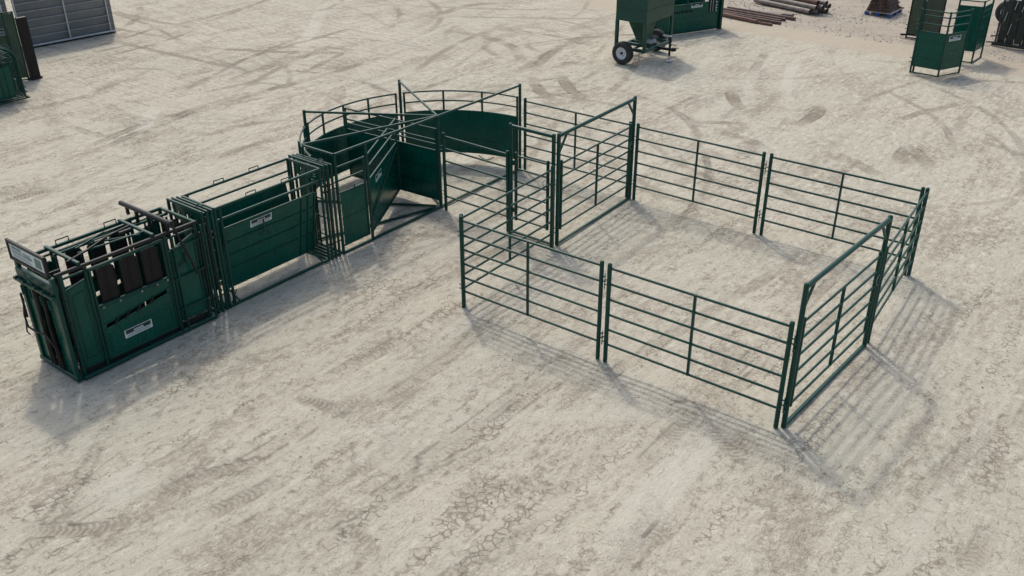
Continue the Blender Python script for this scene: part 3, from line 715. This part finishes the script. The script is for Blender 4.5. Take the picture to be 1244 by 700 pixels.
# ------------------------------------------------------------ left edge: grey windbreak panels, black slab, green stacks
def windbreak(v0, v1, u0, u1, label):
    t = thing('windbreak_panel', (u0, v0, 0), label, 'windbreak panel', 'grey steel windbreak panels at the top left')
    A, B = V3((u0, v0, 0)), V3((u1, v1, 0)); d = (B - A).normalized(); n = V3((d.y, -d.x, 0)); Ln = (B - A).length
    if n.x < 0: n = -n
    at = lambda s, z, o=0: A + d * s + n * o + V3((0, 0, z))
    b = MB(); H = 2.5; z = .10
    k = 0
    while z < H - .05:                                         # pressed boards, each leaning a little over the next
        z1 = min(z + .31, H)
        b.hexa([at(0, z, -.01), at(Ln, z, -.01), at(Ln, z, -.05), at(0, z, -.05), at(0, z1, .055), at(Ln, z1, .055), at(Ln, z1, -.03), at(0, z1, -.03)])
        z = z1; k += 1
    shp = b.build('ribbed_sheet', GALV, t)
    z = .10 + .31
    while z < H: MB().beam(at(.03, z - .012, .045), at(Ln - .03, z - .012, .045), .02, .035).build('highlight_strip', GALVM, shp); z += .31  # pale strips paint a highlight along each board's upper edge
    for s in (.0, Ln / 2, Ln - .16):
        MB().beam(at(s, .10, .07), at(s, H, .07), .05, .05, n).build('upright', GALVL, t)
    MB().beam(at(-.02, .10, .08), at(Ln, .10, .08), .07, .06).build('bottom_rail', GALVL, t)
    MB().beam(at(-.02, H, .06), at(Ln, H, .06), .07, .06).build('top_rail', GALVL, t)
    MB().beam(at(Ln + .02, 0, -.12), at(Ln + .02, H, -.12), .12, .22, n).build('end_post', GALV, t)
    b = MB(); b.hexa([at(.02, 0, -.2), at(Ln, 0, -.2), at(Ln, 0, .0), at(.02, 0, .0), at(.02, .09, -.2), at(Ln, .09, -.2), at(Ln, .09, .0), at(.02, .09, .0)]); b.build('gap_shade_block', BLACK, t)  # black block paints the shade of the gap beneath the boards
windbreak(1.62, 5.22, -22.2, -22.0, 'grey ribbed steel windbreak panel with three pale uprights')
windbreak(-2.4, 1.45, -22.9, -22.5, 'grey ribbed windbreak panel cut by the left picture edge, behind the dull green stack')
b = MB(); b.box(-18.14, -18.0, -.27, .05, 0, 2.02)
sl = thing('black_slab', (-18.07, -.1, 0), 'tall narrow black steel plate standing on end beside the dull green unit at the left', 'steel plate')
b.build('plate', BLACK, sl); MB().box(-18.0, -17.99, -.24, .02, .03, 1.99).build('face_plate', RUBBER, sl)
MB().box(-18.18, -17.96, -.30, .09, 0.0, .05).build('foot', BLACK, sl)
GL = 'stacked green units at the left edge'
lo = unit('sheeted_stack', [(-18.10, -.33), (-18.20, -.62), (-18.9, -2.6)], 2.25, .15, 1.50, [1.70, 2.22], 'dull dark-green sheeted unit with tall end post, beside the black plate at the left', GL, None, OLIVE, GREEN)
MB().slab([(-18.07, -.36, .1), (-18.16, -.60, .1), (-18.16, -.60, 2.2), (-18.07, -.36, 2.2)], (.01, 0, 0)).build('end_sheet', OLIVE, lo)
MB().slab([(-18.22, -.66, 1.75), (-18.9, -2.5, 1.75), (-18.9, -2.5, 2.2), (-18.22, -.66, 2.2)], (.01, 0, 0)).build('upper_sheet', OLIVE, lo)
for k in range(4):
    y = -1.52 + k * .045; x = -15.95 - k * .20
    lb = ['bright green stacked panel, frontmost at the left picture edge', 'bright green stacked panel, second from the front at the left picture edge', 'bright green stacked panel, third from the front at the left picture edge', 'bright green stacked panel, rearmost at the left picture edge'][k]
    t = thing('stacked_panel', (x, y, 0), lb, 'sheeted panel', GL)
    pts = [(x, y, .06), (x, y, 1.30), (x, y - .10, 1.52), (x, y - .34, 1.66), (x, y - .6, 1.74), (x, y - 2.2, 1.80)]
    MB().path(pts, .024, 10).build('bent_frame', GREEN, t)
    MB().path([(p_[0] + .02, p_[1] - .12, p_[2] - .10) for p_ in pts[1:]], .016, 8).build('inner_frame', GREEN, t)
    MB().slab([(x - .03, y - .26, .16), (x - .03, y - .26, 1.10), (x - .03, y - 2.2, 1.20), (x - .03, y - 2.2, .16)], (.008, 0, 0)).build('sheet', GREEN2, t)
    for z in (1.22, 1.36, 1.50): MB().tube((x, y - .12, z), (x, y - 2.2, z + .12), .018, 8).build('upper_rail', GREEN, t)
    for z in (.06, .17): MB().tube((x, y + (.12 if z < .1 and k == 0 else 0), z), (x, y - 2.2, z), .024, 8).build('bottom_rail', GREEN, t)
    for dy in (.12, .22, .45, .62, 1.0, 1.5): MB().beam((x - .015, y - dy, .15), (x - .015, y - dy, 1.66), .03, .02, (1, 0, 0)).build('upright', GREEN, t)
    b = MB()
    for z in (.10, .25, .4): b.beam((x, y + .01, z), (x, y + .08, z), .03, .03)
    b.build('pin_bracket', GREEN, t)

# ------------------------------------------------------------ ground: one sheet with real ruts
step = .075
fx = np.arange(-26, 20.001, step); fy = np.arange(-12, 36.001, step)
def ext(a): 
    o = np.array([1, 2.5, 6, 14, 30, 70, 160, 350]); return np.concatenate([a[0] - o[::-1], a, a[-1] + o])
gx, gy = ext(fx), ext(fy); nx, ny = len(gx), len(gy)
X, Y = np.meshgrid(gx, gy)
rs = np.random.RandomState(11); T = rs.rand(256, 256)
def vn(x, y):
    xi = np.floor(x).astype(int); yi = np.floor(y).astype(int); a = x - xi; b_ = y - yi
    a = a * a * (3 - 2 * a); b_ = b_ * b_ * (3 - 2 * b_)
    g = lambda i, j: T[(yi + j) % 256, (xi + i) % 256]
    return (g(0, 0) * (1 - a) + g(1, 0) * a) * (1 - b_) + (g(0, 1) * (1 - a) + g(1, 1) * a) * b_
def fb(x, y, o=4):
    s = 0; w = .5
    for k in range(o): s = s + w * vn(x * 2 ** k + 17 * k, y * 2 ** k + 31 * k); w *= .5
    return s / (1 - .5 ** o)
trk = np.zeros((ny, nx)); ts = np.zeros((ny, nx)); tt = np.zeros((ny, nx)); pale_trk = np.zeros((ny, nx))  # the last mask holds tracks of paler ground colour
ox, oy = 8, 8
def splat(pts, w, amp, pale=False, fade=.15):
    pts = np.array(pts, float); 
    # smooth
    out = []
    for i in range(len(pts) - 1):
        p0 = pts[max(i - 1, 0)]; p1 = pts[i]; p2 = pts[i + 1]; p3 = pts[min(i + 2, len(pts) - 1)]
        m = max(2, int(np.linalg.norm(p2 - p1) / .06))
        for k in range(m):
            t = k / m; out.append(.5 * ((2 * p1) + (-p0 + p2) * t + (2 * p0 - 5 * p1 + 4 * p2 - p3) * t * t + (-p0 + 3 * p1 - 3 * p2 + p3) * t ** 3))
    out = np.array(out); N = len(out)
    tan = np.gradient(out, axis=0); tan /= np.linalg.norm(tan, axis=1)[:, None] + 1e-9
    s = np.concatenate([[0], np.cumsum(np.linalg.norm(np.diff(out, axis=0), axis=1))])
    kx = int(w / step * 1.3) + 2
    for i in range(N):
        ix = int((out[i, 0] - fx[0]) / step) + ox; iy = int((out[i, 1] - fy[0]) / step) + oy
        if ix < ox + kx or iy < oy + kx or ix > nx - ox - kx - 1 or iy > ny - oy - kx - 1: continue
        sl_ = (slice(iy - kx, iy + kx + 1), slice(ix - kx, ix + kx + 1))
        dx = X[sl_] - out[i, 0]; dy = Y[sl_] - out[i, 1]
        al_ = dx * tan[i, 0] + dy * tan[i, 1]; ac = -dx * tan[i, 1] + dy * tan[i, 0]
        f = amp * min(1, i / N / fade, (N - 1 - i) / N / fade) * np.clip((w - np.abs(ac)) / (w * .30), 0, 1) * (np.abs(al_) < .07)
        A_ = pale_trk if pale else trk
        m = f > A_[sl_]
        A_[sl_] = np.where(m, f, A_[sl_])
        if not pale: ts[sl_] = np.where(m, s[i] + al_, ts[sl_]); tt[sl_] = np.where(m, ac, tt[sl_])
TRACKS = [([(-12.02, 13.3), (-9.98, 13.56), (-8.08, 13.01), (-6.17, 11.25)], 0.22, 0.8, False),
    ([(-5.3, 10.61), (-5.93, 12.1), (-6.53, 14.18), (-6.25, 14.96), (-5.23, 14.77)], 0.2, 0.8, False),
    ([(-5.01, 10.21), (-3.85, 9.03), (-2.7, 8.3)], 0.2, 0.8, False),
    ([(-4.3, 10.89), (-3.04, 9.65), (-2.03, 9.06)], 0.2, 0.8, False),
    ([(-4.68, 11.55), (-4.91, 12.36), (-4.24, 12.36)], 0.2, 0.6, False),
    ([(-13.44, 14.02), (-14.05, 16.47), (-13.95, 18.11), (-12.29, 19.89)], 0.25, 0.6, False),
    ([(-5.1, 8.66), (-5.75, 10.58), (-6.53, 14.18), (-6.87, 18.02)], 0.2, 0.5, False),
    ([(0.91, 13.06), (1.66, 11.72), (2.31, 10.96)], 0.2, 0.9, False),
    ([(4.15, 10.55), (4.24, 11.58), (4.09, 12.48), (3.77, 12.95)], 0.2, 0.9, False),
    ([(2.59, 8.75), (3.3, 8.69), (3.92, 8.44), (4.23, 8.12)], 0.2, 0.7, False),
    ([(5.28, 8.51), (6.04, 8.81), (6.63, 8.61), (7.44, 8.12)], 0.2, 0.7, False),
    ([(7.52, 9.16), (7.31, 10.04), (7.44, 10.55), (8.32, 9.27)], 0.2, 0.7, False),
    ([(1.61, 9.1), (2.83, 9.86)], 0.15, 0.7, False),
    ([(-8.46, -6.07), (-8.4, -5.38), (-8.25, -4.5)], 0.16, 1, False),
    ([(-10.24, -3.08), (-10.91, -0.94), (-11.03, 1.78)], 0.14, 0.8, False),
    ([(-9.72, -3.2), (-10.43, -1.04), (-10.76, 1.57)], 0.14, 0.8, False),
    ([(-11.99, -4.32), (-11.82, -3.65), (-11.72, -2.48)], 0.16, 0.7, False),
    ([(-6.99, -5.42), (-7.14, -4.75)], 0.15, 0.8, False),
    ([(-9.57, 0.8), (-10.52, 1.87), (-10.77, 2.8), (-10.67, 5.87), (-10.87, 10.52)], 0.17, 0.8, False),
    ([(-8.52, -0.3), (-8.51, 1.04), (-8.08, 1.93)], 0.16, 0.8, False),
    ([(-8.2, 4.26), (-8.53, 4.82), (-9.34, 5.42)], 0.2, 0.8, False),
    ([(-9.4, -1.73), (-10.36, -0.63), (-11.25, 1.96)], 0.16, 0.8, False),
    ([(-7.0, -1.1), (-6.88, 0.94)], 0.16, 0.6, False),
    ([(-12.52, 3.37), (-12.95, 5.12), (-13.22, 8.53)], 0.2, 0.6, False),
    ([(6.07, -8.63), (6.49, -8.79), (6.94, -8.99)], 0.17, 1, False),
    ([(3.22, -7.07), (3.89, -6.96), (4.1, -6.96)], 0.12, 0.9, False),
    ([(4.03, -7.62), (3.96, -7.23), (4.01, -6.04)], 0.14, 0.6, False),
    ([(3.24, -6.37), (3.27, -5.52), (3.34, -4.78)], 0.18, 0.9, False),
    ([(5.15, -8.9), (5.21, -8.32), (5.46, -6.96)], 0.14, 0.8, False),
    ([(7.86, -9.08), (8.06, -7.91), (8.35, -7.36)], 0.14, 0.6, False),
    ([(2.71, -11.3), (3.4, -10.71), (3.74, -10.11)], 0.14, 0.8, False),
    ([(4.05, -10.1), (4.38, -9.62), (4.59, -8.44)], 0.14, 0.7, False),
    ([(4.6, -10.48), (4.95, -9.68), (5.09, -8.85)], 0.14, 0.7, False),
    ([(3.34, -10.13), (3.48, -9.73), (3.84, -8.83), (4.23, -8.12)], 0.14, 0.6, False),
    ([(9.26, -7.21), (9.38, -6.02)], 0.16, 0.8, False),
    ([(8.36, -3.24), (8.46, -4.38), (8.43, -5.4)], 0.16, 0.6, False),
    ([(8.69, -3.62), (9.63, -4.04), (10.16, -4.06)], 0.3, 0.7, False),
    ([(11.76, -3.82), (11.97, -2.46), (12.47, -0.35)], 0.14, 0.5, False),
    ([(12.73, -4.61), (12.72, -3.45)], 0.14, 0.5, False),
    ([(3.54, 11.38), (2.09, 14.77), (1.39, 17.36), (1.26, 19.77)], 0.2, 0.9, True),
    ([(2.57, 10.98), (0.88, 14.7), (0.11, 17.87)], 0.2, 0.8, True),
    ([(-10.31, -1.13), (-11.5, -0.08), (-12.12, 0.67)], 0.25, 1, True),
    ([(-13.41, 7.05), (-16.09, 10.34), (-20.1, 14.64)], 0.3, 0.8, True),
    ([(9.11, -7.32), (8.9, -4.83), (8.92, -3.19)], 0.35, 0.9, True),
    ([(2.85, -10.56), (2.99, -9.92), (3.04, -9.43)], 0.4, 0.7, True),
    ]
for pts_, w_, a_, pale_ in TRACKS: splat(pts_, w_ * 1.05, min(a_ * 1.15, 1.1), pale_, .35)
rng = np.random.RandomState(5)
for k in range(34):                                             # vehicles turning round in the open part of the yard
    c_ = [(1.5, 10.5), (-6, 13.5), (4.5, 9), (-14, 3)][k % 4]; cx_, cy_ = c_[0] + rng.normal(0, 1.6), c_[1] + rng.normal(0, 1.6)
    r_ = rng.uniform(1.2, 6.5); a0_ = rng.uniform(0, 6.28); sp_ = rng.uniform(.6, 2.2); am_ = rng.uniform(.18, .5)
    for dr_ in ((0, 1.6) if k % 3 else (0,)):
        splat([(cx_ + (r_ + dr_) * math.cos(a0_ + sp_ * j / 9), cy_ + (r_ + dr_) * math.sin(a0_ + sp_ * j / 9)) for j in range(10)], rng.uniform(.08, .15), am_, k % 4 == 0, .35)
for k in range(210):                                            # everyday traffic across the yard
    x = rng.uniform(-24, 16); y = rng.uniform(-11, 34)
    if x < -9 and rng.rand() < .55: a = rng.normal(0.15, .25)
    elif y > 8 and rng.rand() < .4: a = rng.uniform(0, math.pi)
    else: a = math.pi / 2 + rng.normal(0, .22)
    Lk = rng.uniform(3, 13); cur = rng.normal(0, .07); pts = []; n_ = 10; amp = rng.uniform(.25, .75) * (1 if y > 4 else .75); w = rng.uniform(.09, .17)
    pos = np.array([x, y]) - np.array([math.cos(a), math.sin(a)]) * Lk / 2
    P_ = []
    for j in range(n_): P_.append((pos.copy(), a)); pos = pos + np.array([math.cos(a), math.sin(a)]) * Lk / n_; a += cur * Lk / n_
    for off in ((0, 1.75) if rng.rand() < .6 else (0,)):
        splat([p + np.array([-math.sin(q_), math.cos(q_)]) * off for p, q_ in P_], w, amp, pale=rng.rand() < .25, fade=.25)
Z = (fb(X * .5, Y * .5, 4) - .5) * .05 + (fb(X * 2.2 + 9, Y * 1.2, 3) - .5) * .016
wob = fb(X * 1.5 + 40, Y * 1.5, 3)
trk_n = trk * np.clip((wob - .30) * 5, 0.3, 1)
inner = np.clip(1 - np.maximum(np.maximum(gx[0] * 0 - 26 - X, X - 20), np.maximum(-12 - Y, Y - 36)) / 5, 0, 1)
Z = (Z - .012 * trk_n) * inner - .012
Zf = Z.ravel()
co = np.stack([X.ravel(), Y.ravel(), Zf], 1).astype(np.float32)
i0 = (np.arange(ny - 1)[:, None] * nx + np.arange(nx - 1)[None]).ravel()
qd = np.stack([i0, i0 + 1, i0 + 1 + nx, i0 + nx], 1).astype(np.int32)
me = bpy.data.meshes.new('ground'); me.vertices.add(len(co)); me.vertices.foreach_set('co', co.ravel())
me.loops.add(qd.size); me.loops.foreach_set('vertex_index', qd.ravel()); me.polygons.add(len(qd))
me.polygons.foreach_set('loop_start', np.arange(0, qd.size, 4, dtype=np.int32))
me.polygons.foreach_set('use_smooth', np.ones(len(qd), bool)); me.update(); me.validate()
for nm, arr in (('track', trk_n), ('pale', pale_trk), ('along', ts), ('across', tt)):
    at_ = me.attributes.new(nm, 'FLOAT', 'POINT'); at_.data.foreach_set('value', arr.ravel().astype(np.float32))
gr = bpy.data.objects.new('ground', me); col.objects.link(gr)
tag(gr, 'pale dusty caliche yard with tyre tracks, cracks and brown scuffs', 'ground', kind='structure')

m, N, L, bs = newmat('caliche_ground')
def nd(t, **k):
    n = N.new(t)
    for a, v in k.items(): setattr(n, a, v)
    return n
def mth(op, a, b_=None, c=None, clamp=False):
    n = nd('ShaderNodeMath', operation=op, use_clamp=clamp)
    for i, v in enumerate((a, b_, c)):
        if v is None: continue
        if isinstance(v, (int, float)): n.inputs[i].default_value = v
        else: L.new(v, n.inputs[i])
    return n.outputs[0]
def noise(vec, scale, detail=4, rough=.55, dist=0):
    n = nd('ShaderNodeTexNoise'); n.inputs['Scale'].default_value = scale; n.inputs['Detail'].default_value = detail
    n.inputs['Roughness'].default_value = rough; n.inputs['Distortion'].default_value = dist; L.new(vec, n.inputs['Vector']); return n.outputs['Fac']
def mapping(vec, sc_, rot=0, loc=(0, 0, 0)):
    n = nd('ShaderNodeMapping'); n.inputs['Scale'].default_value = sc_; n.inputs['Rotation'].default_value = (0, 0, rot); n.inputs['Location'].default_value = loc
    L.new(vec, n.inputs['Vector']); return n.outputs[0]
def sst(v, a, b_, lo=0, hi=1):
    n = nd('ShaderNodeMapRange', interpolation_type='SMOOTHSTEP'); n.inputs['From Min'].default_value = a; n.inputs['From Max'].default_value = b_
    n.inputs['To Min'].default_value = lo; n.inputs['To Max'].default_value = hi; L.new(v, n.inputs['Value']); return n.outputs[0]
def mix(f, a, b_):
    n = nd('ShaderNodeMix', data_type='RGBA')
    if isinstance(f, (int, float)): n.inputs['Factor'].default_value = f
    else: L.new(f, n.inputs['Factor'])
    for k, v in (('A', a), ('B', b_)):
        if isinstance(v, tuple): n.inputs[k].default_value = (*v, 1)
        else: L.new(v, n.inputs[k])
    return n.outputs['Result']
tc = nd('ShaderNodeTexCoord'); P = tc.outputs['Object']
sx = nd('ShaderNodeSeparateXYZ'); L.new(P, sx.inputs[0]); px_, py_ = sx.outputs[0], sx.outputs[1]
# flatten and warp
fl = nd('ShaderNodeCombineXYZ'); L.new(px_, fl.inputs[0]); L.new(py_, fl.inputs[1]); F = fl.outputs[0]
wn = nd('ShaderNodeTexNoise'); wn.inputs['Scale'].default_value = .35; wn.inputs['Detail'].default_value = 3; L.new(F, wn.inputs['Vector'])
vm = nd('ShaderNodeVectorMath', operation='MULTIPLY_ADD'); L.new(wn.outputs['Color'], vm.inputs[0]); vm.inputs[1].default_value = (1.0, 1.0, 0); L.new(F, vm.inputs[2]); W = vm.outputs[0]
wn2 = nd('ShaderNodeTexNoise'); wn2.inputs['Scale'].default_value = 4.5; wn2.inputs['Detail'].default_value = 3; L.new(F, wn2.inputs['Vector'])
vm2 = nd('ShaderNodeVectorMath', operation='MULTIPLY_ADD'); L.new(wn2.outputs['Color'], vm2.inputs[0]); vm2.inputs[1].default_value = (.16, .16, 0); L.new(F, vm2.inputs[2]); W2 = vm2.outputs[0]
def add_(a_, b_): return mth('ADD', a_, b_)
vm3 = nd('ShaderNodeVectorMath', operation='MULTIPLY_ADD'); L.new(wn.outputs['Color'], vm3.inputs[0]); vm3.inputs[1].default_value = (.55, .55, 0); L.new(W2, vm3.inputs[2]); W3 = vm3.outputs[0]
# grain of the wear: along Y over most of the yard, along X in the far left
rn_ = noise(F, .22, 3)
reg = sst(add_(add_(mth('MULTIPLY', px_, -1), mth('MULTIPLY', py_, .35)), mth('MULTIPLY', rn_, 10)), 15.5, 19.5)
def fmix(f, a_, b_):
    n = nd('ShaderNodeMix', data_type='FLOAT'); L.new(f, n.inputs['Factor']); L.new(a_, n.inputs['A']); L.new(b_, n.inputs['B']); return n.outputs['Result']
S = noise(mapping(W, (1.0, .36, 1), R(-4)), 1.0, 4, .62)
FN = fmix(reg, noise(mapping(W2, (8.0, 3.2, 1), R(-3)), 1.0, 5, .75), noise(mapping(W2, (1.9, 9.5, 1), R(4)), 1.0, 5, .75))
comb = fmix(reg, noise(mapping(W3, (10.5, .55, 1), R(-5)), 1.0, 4, .65), noise(mapping(W3, (.36, 8.5, 1), R(6)), 1.0, 4, .65))
big = noise(F, .17, 3)
grain = noise(F, 26, 4, .75)
mid = noise(W2, 6.5, 5, .75)
def add(*v):
    r_ = v[0]
    for q_ in v[1:]: r_ = mth('ADD', r_, q_)
    return r_
def mul(v, k): return mth('MULTIPLY', v, k)
tone = mix(sst(big, .35, .65), (.405, .388, .312), (.438, .412, .335))
tone = mix(mul(sst(FN, .47, .38, 0, .85), sst(py_, -5, 8, .6, 1)), tone, (.53, .507, .428))
tone = mix(sst(FN, .54, .64, 0, .46), tone, (.32, .285, .23))
# combed scraper and tyre lines
cmb = mul(mul(sst(comb, .50, .565), mth('MAXIMUM', sst(add(mul(big, .5), mul(S, .6)), .48, .60), mul(reg, .8))), sst(mid, .36, .52))
cmb = mul(cmb, sst(py_, -4, 8, .45, 1))
tone = mix(mul(cmb, .62), tone, (.29, .255, .205))
# scuffed brown patches broken into flakes
sc1 = sst(add(mul(S, .55), mul(FN, .35), mul(mid, .18)), .560, .615)
tone = mix(mul(sc1, .34), tone, (.295, .263, .207))
sc2 = sst(add(mul(mid, .50), mul(FN, .30), mul(S, .25)), .565, .61)
tone = mix(mul(sc2, .40), tone, (.23, .202, .158))
vm4 = nd('ShaderNodeVectorMath', operation='MULTIPLY_ADD'); L.new(wn2.outputs['Color'], vm4.inputs[0]); vm4.inputs[1].default_value = (.07, .07, 0); L.new(F, vm4.inputs[2]); W4 = vm4.outputs[0]
vo = nd('ShaderNodeTexVoronoi', feature='DISTANCE_TO_EDGE'); vo.inputs['Scale'].default_value = 8.5; L.new(W4, vo.inputs['Vector'])
vo2 = nd('ShaderNodeTexVoronoi', feature='DISTANCE_TO_EDGE'); vo2.inputs['Scale'].default_value = 15; L.new(W4, vo2.inputs['Vector'])
crn = noise(mapping(W3, (2.1, .34, 1), R(-4), (5, 3, 0)), 1.0, 3, .6)
cm = add(mul(crn, .66), mul(mid, .34))
cr1 = mul(sst(vo.outputs['Distance'], .03, .12, 1, 0), sst(cm, .535, .60))
cr2 = mul(sst(vo2.outputs['Distance'], .03, .15, 1, 0), sst(cm, .42, .37))
crk = mth('MAXIMUM', cr1, mul(cr2, .75))
crk = mul(crk, sst(py_, 4, 22, 1, .2))
tone = mix(mul(crk, .75), tone, (.17, .145, .113))
# short wriggling fissures and scrapes
rd1 = noise(mapping(W2, (7.5, 5.0, 1), R(20)), 1.0, 2, .5); rd2 = noise(mapping(W2, (17, 10, 1), R(-15)), 1.0, 2, .55)
f1 = mul(sst(mth('ABSOLUTE', mth('SUBTRACT', rd1, .5)), .006, .028, 1, 0), sst(FN, .50, .57))
f2 = mul(sst(mth('ABSOLUTE', mth('SUBTRACT', rd2, .5)), .010, .05, 1, 0), sst(add(mul(mid, .5), mul(S, .5)), .49, .56))
fis = mul(mth('MAXIMUM', f1, f2), sst(py_, 8, 26, 1, .5))
tone = mix(mul(fis, .55), tone, (.175, .15, .118))
# small clods and flecks
vf = nd('ShaderNodeTexVoronoi', feature='F1'); vf.inputs['Scale'].default_value = 9; L.new(W2, vf.inputs['Vector'])
fk = mth('MULTIPLY', sst(vf.outputs['Distance'], .10, .26, 1, 0), sst(noise(F, 3.1, 5, .7), .50, .60))
tone = mix(mth('MULTIPLY', fk, .42), tone, (.20, .17, .135))
tone = mix(sst(grain, .52, .68, 0, .48), tone, (.25, .22, .18))
tone = mix(sst(grain, .30, .44, .28, 0), tone, (.60, .58, .52))
# tyre tracks; farther ones painted darker for the shade of their relief
def attr(nm): n = nd('ShaderNodeAttribute', attribute_name=nm); return n.outputs['Fac']
tk, pa, al2, ac2 = attr('track'), attr('pale'), attr('along'), attr('across')
ph = mth('ADD', mth('MULTIPLY', al2, 72), mth('MULTIPLY', mth('ABSOLUTE', ac2), 34))
lug = sst(mth('SINE', mth('ADD', ph, mth('MULTIPLY', mid, 9))), -.5, .7)
tkm = mth('MULTIPLY', mth('MULTIPLY', tk, sst(py_, -3, 5, .85, 1.7)), mth('ADD', .62, mth('MULTIPLY', lug, .6)), clamp=True)
tkm = mth('MULTIPLY', tkm, sst(mid, .34, .54, .5, 1))
tone = mix(mth('MULTIPLY', tkm, 1.0, clamp=True), tone, (.235, .205, .16))
tone = mix(mth('MULTIPLY', mth('MULTIPLY', pa, sst(FN, .35, .6)), .45), tone, (.56, .54, .48))
# smooth tan lane and gravelly ground along the back of the yard
bn = mth('MULTIPLY', mth('SUBTRACT', noise(F, .5, 6, .6), .5), 2.2)
line1 = mth('ADD', mth('ADD', py_, mth('MULTIPLY', px_, .03)), bn)
tan = mth('MULTIPLY', sst(line1, 19.7, 20.5), sst(px_, -11.5, -9.5))
tone_t = mix(sst(mid, .4, .7, 0, .35), (.40, .352, .275), (.365, .322, .255))
tone = mix(mth('MULTIPLY', tan, .88), tone, tone_t)
grv = mth('MULTIPLY', sst(line1, 21.7, 22.7), sst(px_, -9.5, -8))
vg = vf
gt = mix(sst(noise(F, 1.2, 6, .7), .35, .65), (.37, .33, .27), (.31, .275, .225))
gt = mix(mth('MULTIPLY', sst(vg.outputs['Distance'], .12, .3, 1, 0), sst(noise(F, 2.3, 5, .7), .45, .58)), gt, (.20, .178, .15))
gt = mix(sst(noise(F, 9, 5, .8), .55, .7, 0, .7), gt, (.44, .42, .37))
tone = mix(grv, tone, gt)
L.new(tone, bs.inputs['Base Color'])
bs.inputs['Roughness'].default_value = .95; bs.inputs['Specular IOR Level'].default_value = .15
h = mth('ADD', mth('MULTIPLY', grain, .010), mth('MULTIPLY', mid, .020))
h = mth('ADD', h, mth('MULTIPLY', FN, .028))
h = mth('SUBTRACT', h, mth('MULTIPLY', mth('MULTIPLY', tk, lug), .010))
h = mth('SUBTRACT', h, mth('MULTIPLY', comb, .024))
bp = nd('ShaderNodeBump'); bp.inputs['Strength'].default_value = .8; bp.inputs['Distance'].default_value = 1.0
L.new(h, bp.inputs['Height']); L.new(bp.outputs['Normal'], bs.inputs['Normal'])
me.materials.append(m)

# loose stones, denser in the gravel at the back
b = MB(); rn = random.Random(21)
STONE = paint('limestone_chip', (.36, .33, .28), (.22, .195, .165), .9, dust=.0, bump=0, scale=2)
def stone(x, y, s):
    vs = []; 
    for dx, dy, dz in ((1, 0, 0), (.3, .9, 0), (-.8, .6, 0), (-.9, -.5, 0), (.2, -1, 0), (.1, .1, .8)):
        k = s * rn.uniform(.6, 1.15); vs.append((x + dx * k, y + dy * k, -.012 + dz * s * .8 + (.0 if dz else -.004)))
    b.add(vs, [[0, 1, 5], [1, 2, 5], [2, 3, 5], [3, 4, 5], [4, 0, 5]])
for k in range(1700): stone(rn.uniform(-8, 10), 21.9 + abs(rn.gauss(0, 4.5)), rn.uniform(.02, .06))
for k in range(1500): stone(rn.uniform(-22, 16), rn.uniform(-10, 26), rn.uniform(.008, .022))
tag(b.build('gravel', STONE), 'small pale stones scattered over the yard', 'gravel', kind='stuff')

# ------------------------------------------------------------ light, sky, camera
w = bpy.data.worlds.new('World'); sc.world = w; w.use_nodes = True
nt = w.node_tree; bg = nt.nodes['Background']; sky = nt.nodes.new('ShaderNodeTexSky'); sky.sky_type = 'NISHITA'; sky.sun_disc = False
EL = R(52.5); az = R(-35)                     # light travels towards az in plan
sd = V3((-math.cos(az) * math.cos(EL), -math.sin(az) * math.cos(EL), math.sin(EL)))   # towards the sun
sky.sun_elevation = EL; sky.sun_rotation = math.atan2(sd.x, sd.y); sky.dust_density = 4.0; sky.air_density = 1.2; sky.ozone_density = .4
nt.links.new(sky.outputs[0], bg.inputs['Color']); bg.inputs['Strength'].default_value = .15
sl_ = bpy.data.lights.new('sun', 'SUN'); sl_.energy = 1.42; sl_.angle = R(2.8); sl_.color = (1, .945, .83)
so = bpy.data.objects.new('sun', sl_); col.objects.link(so); so.rotation_euler = (-sd).to_track_quat('-Z', 'Y').to_euler()
cam = bpy.data.cameras.new('camera'); cam.sensor_width = 36; cam.lens = 32.72; cam.clip_end = 1500; cam.clip_start = .1
cob = bpy.data.objects.new('camera', cam); col.objects.link(cob)
p, r, a = R(28.326), R(-.2588), R(37.914)
fw = V3((-math.sin(a) * math.cos(p), math.cos(a) * math.cos(p), -math.sin(p)))
rt = V3((math.cos(a), math.sin(a), 0)); up = rt.cross(fw)
x_ = rt * math.cos(r) + up * math.sin(r); y_ = -rt * math.sin(r) + up * math.cos(r)
M = Matrix((x_, y_, -fw)).transposed().to_4x4(); M.translation = (13.4766, -14.6520, 8.5668); cob.matrix_world = M
sc.camera = cob
sc.view_settings.view_transform = 'Standard'; sc.view_settings.look = 'None'; sc.view_settings.gamma = 1; sc.view_settings.exposure = .31
sc.render.engine = 'CYCLES'
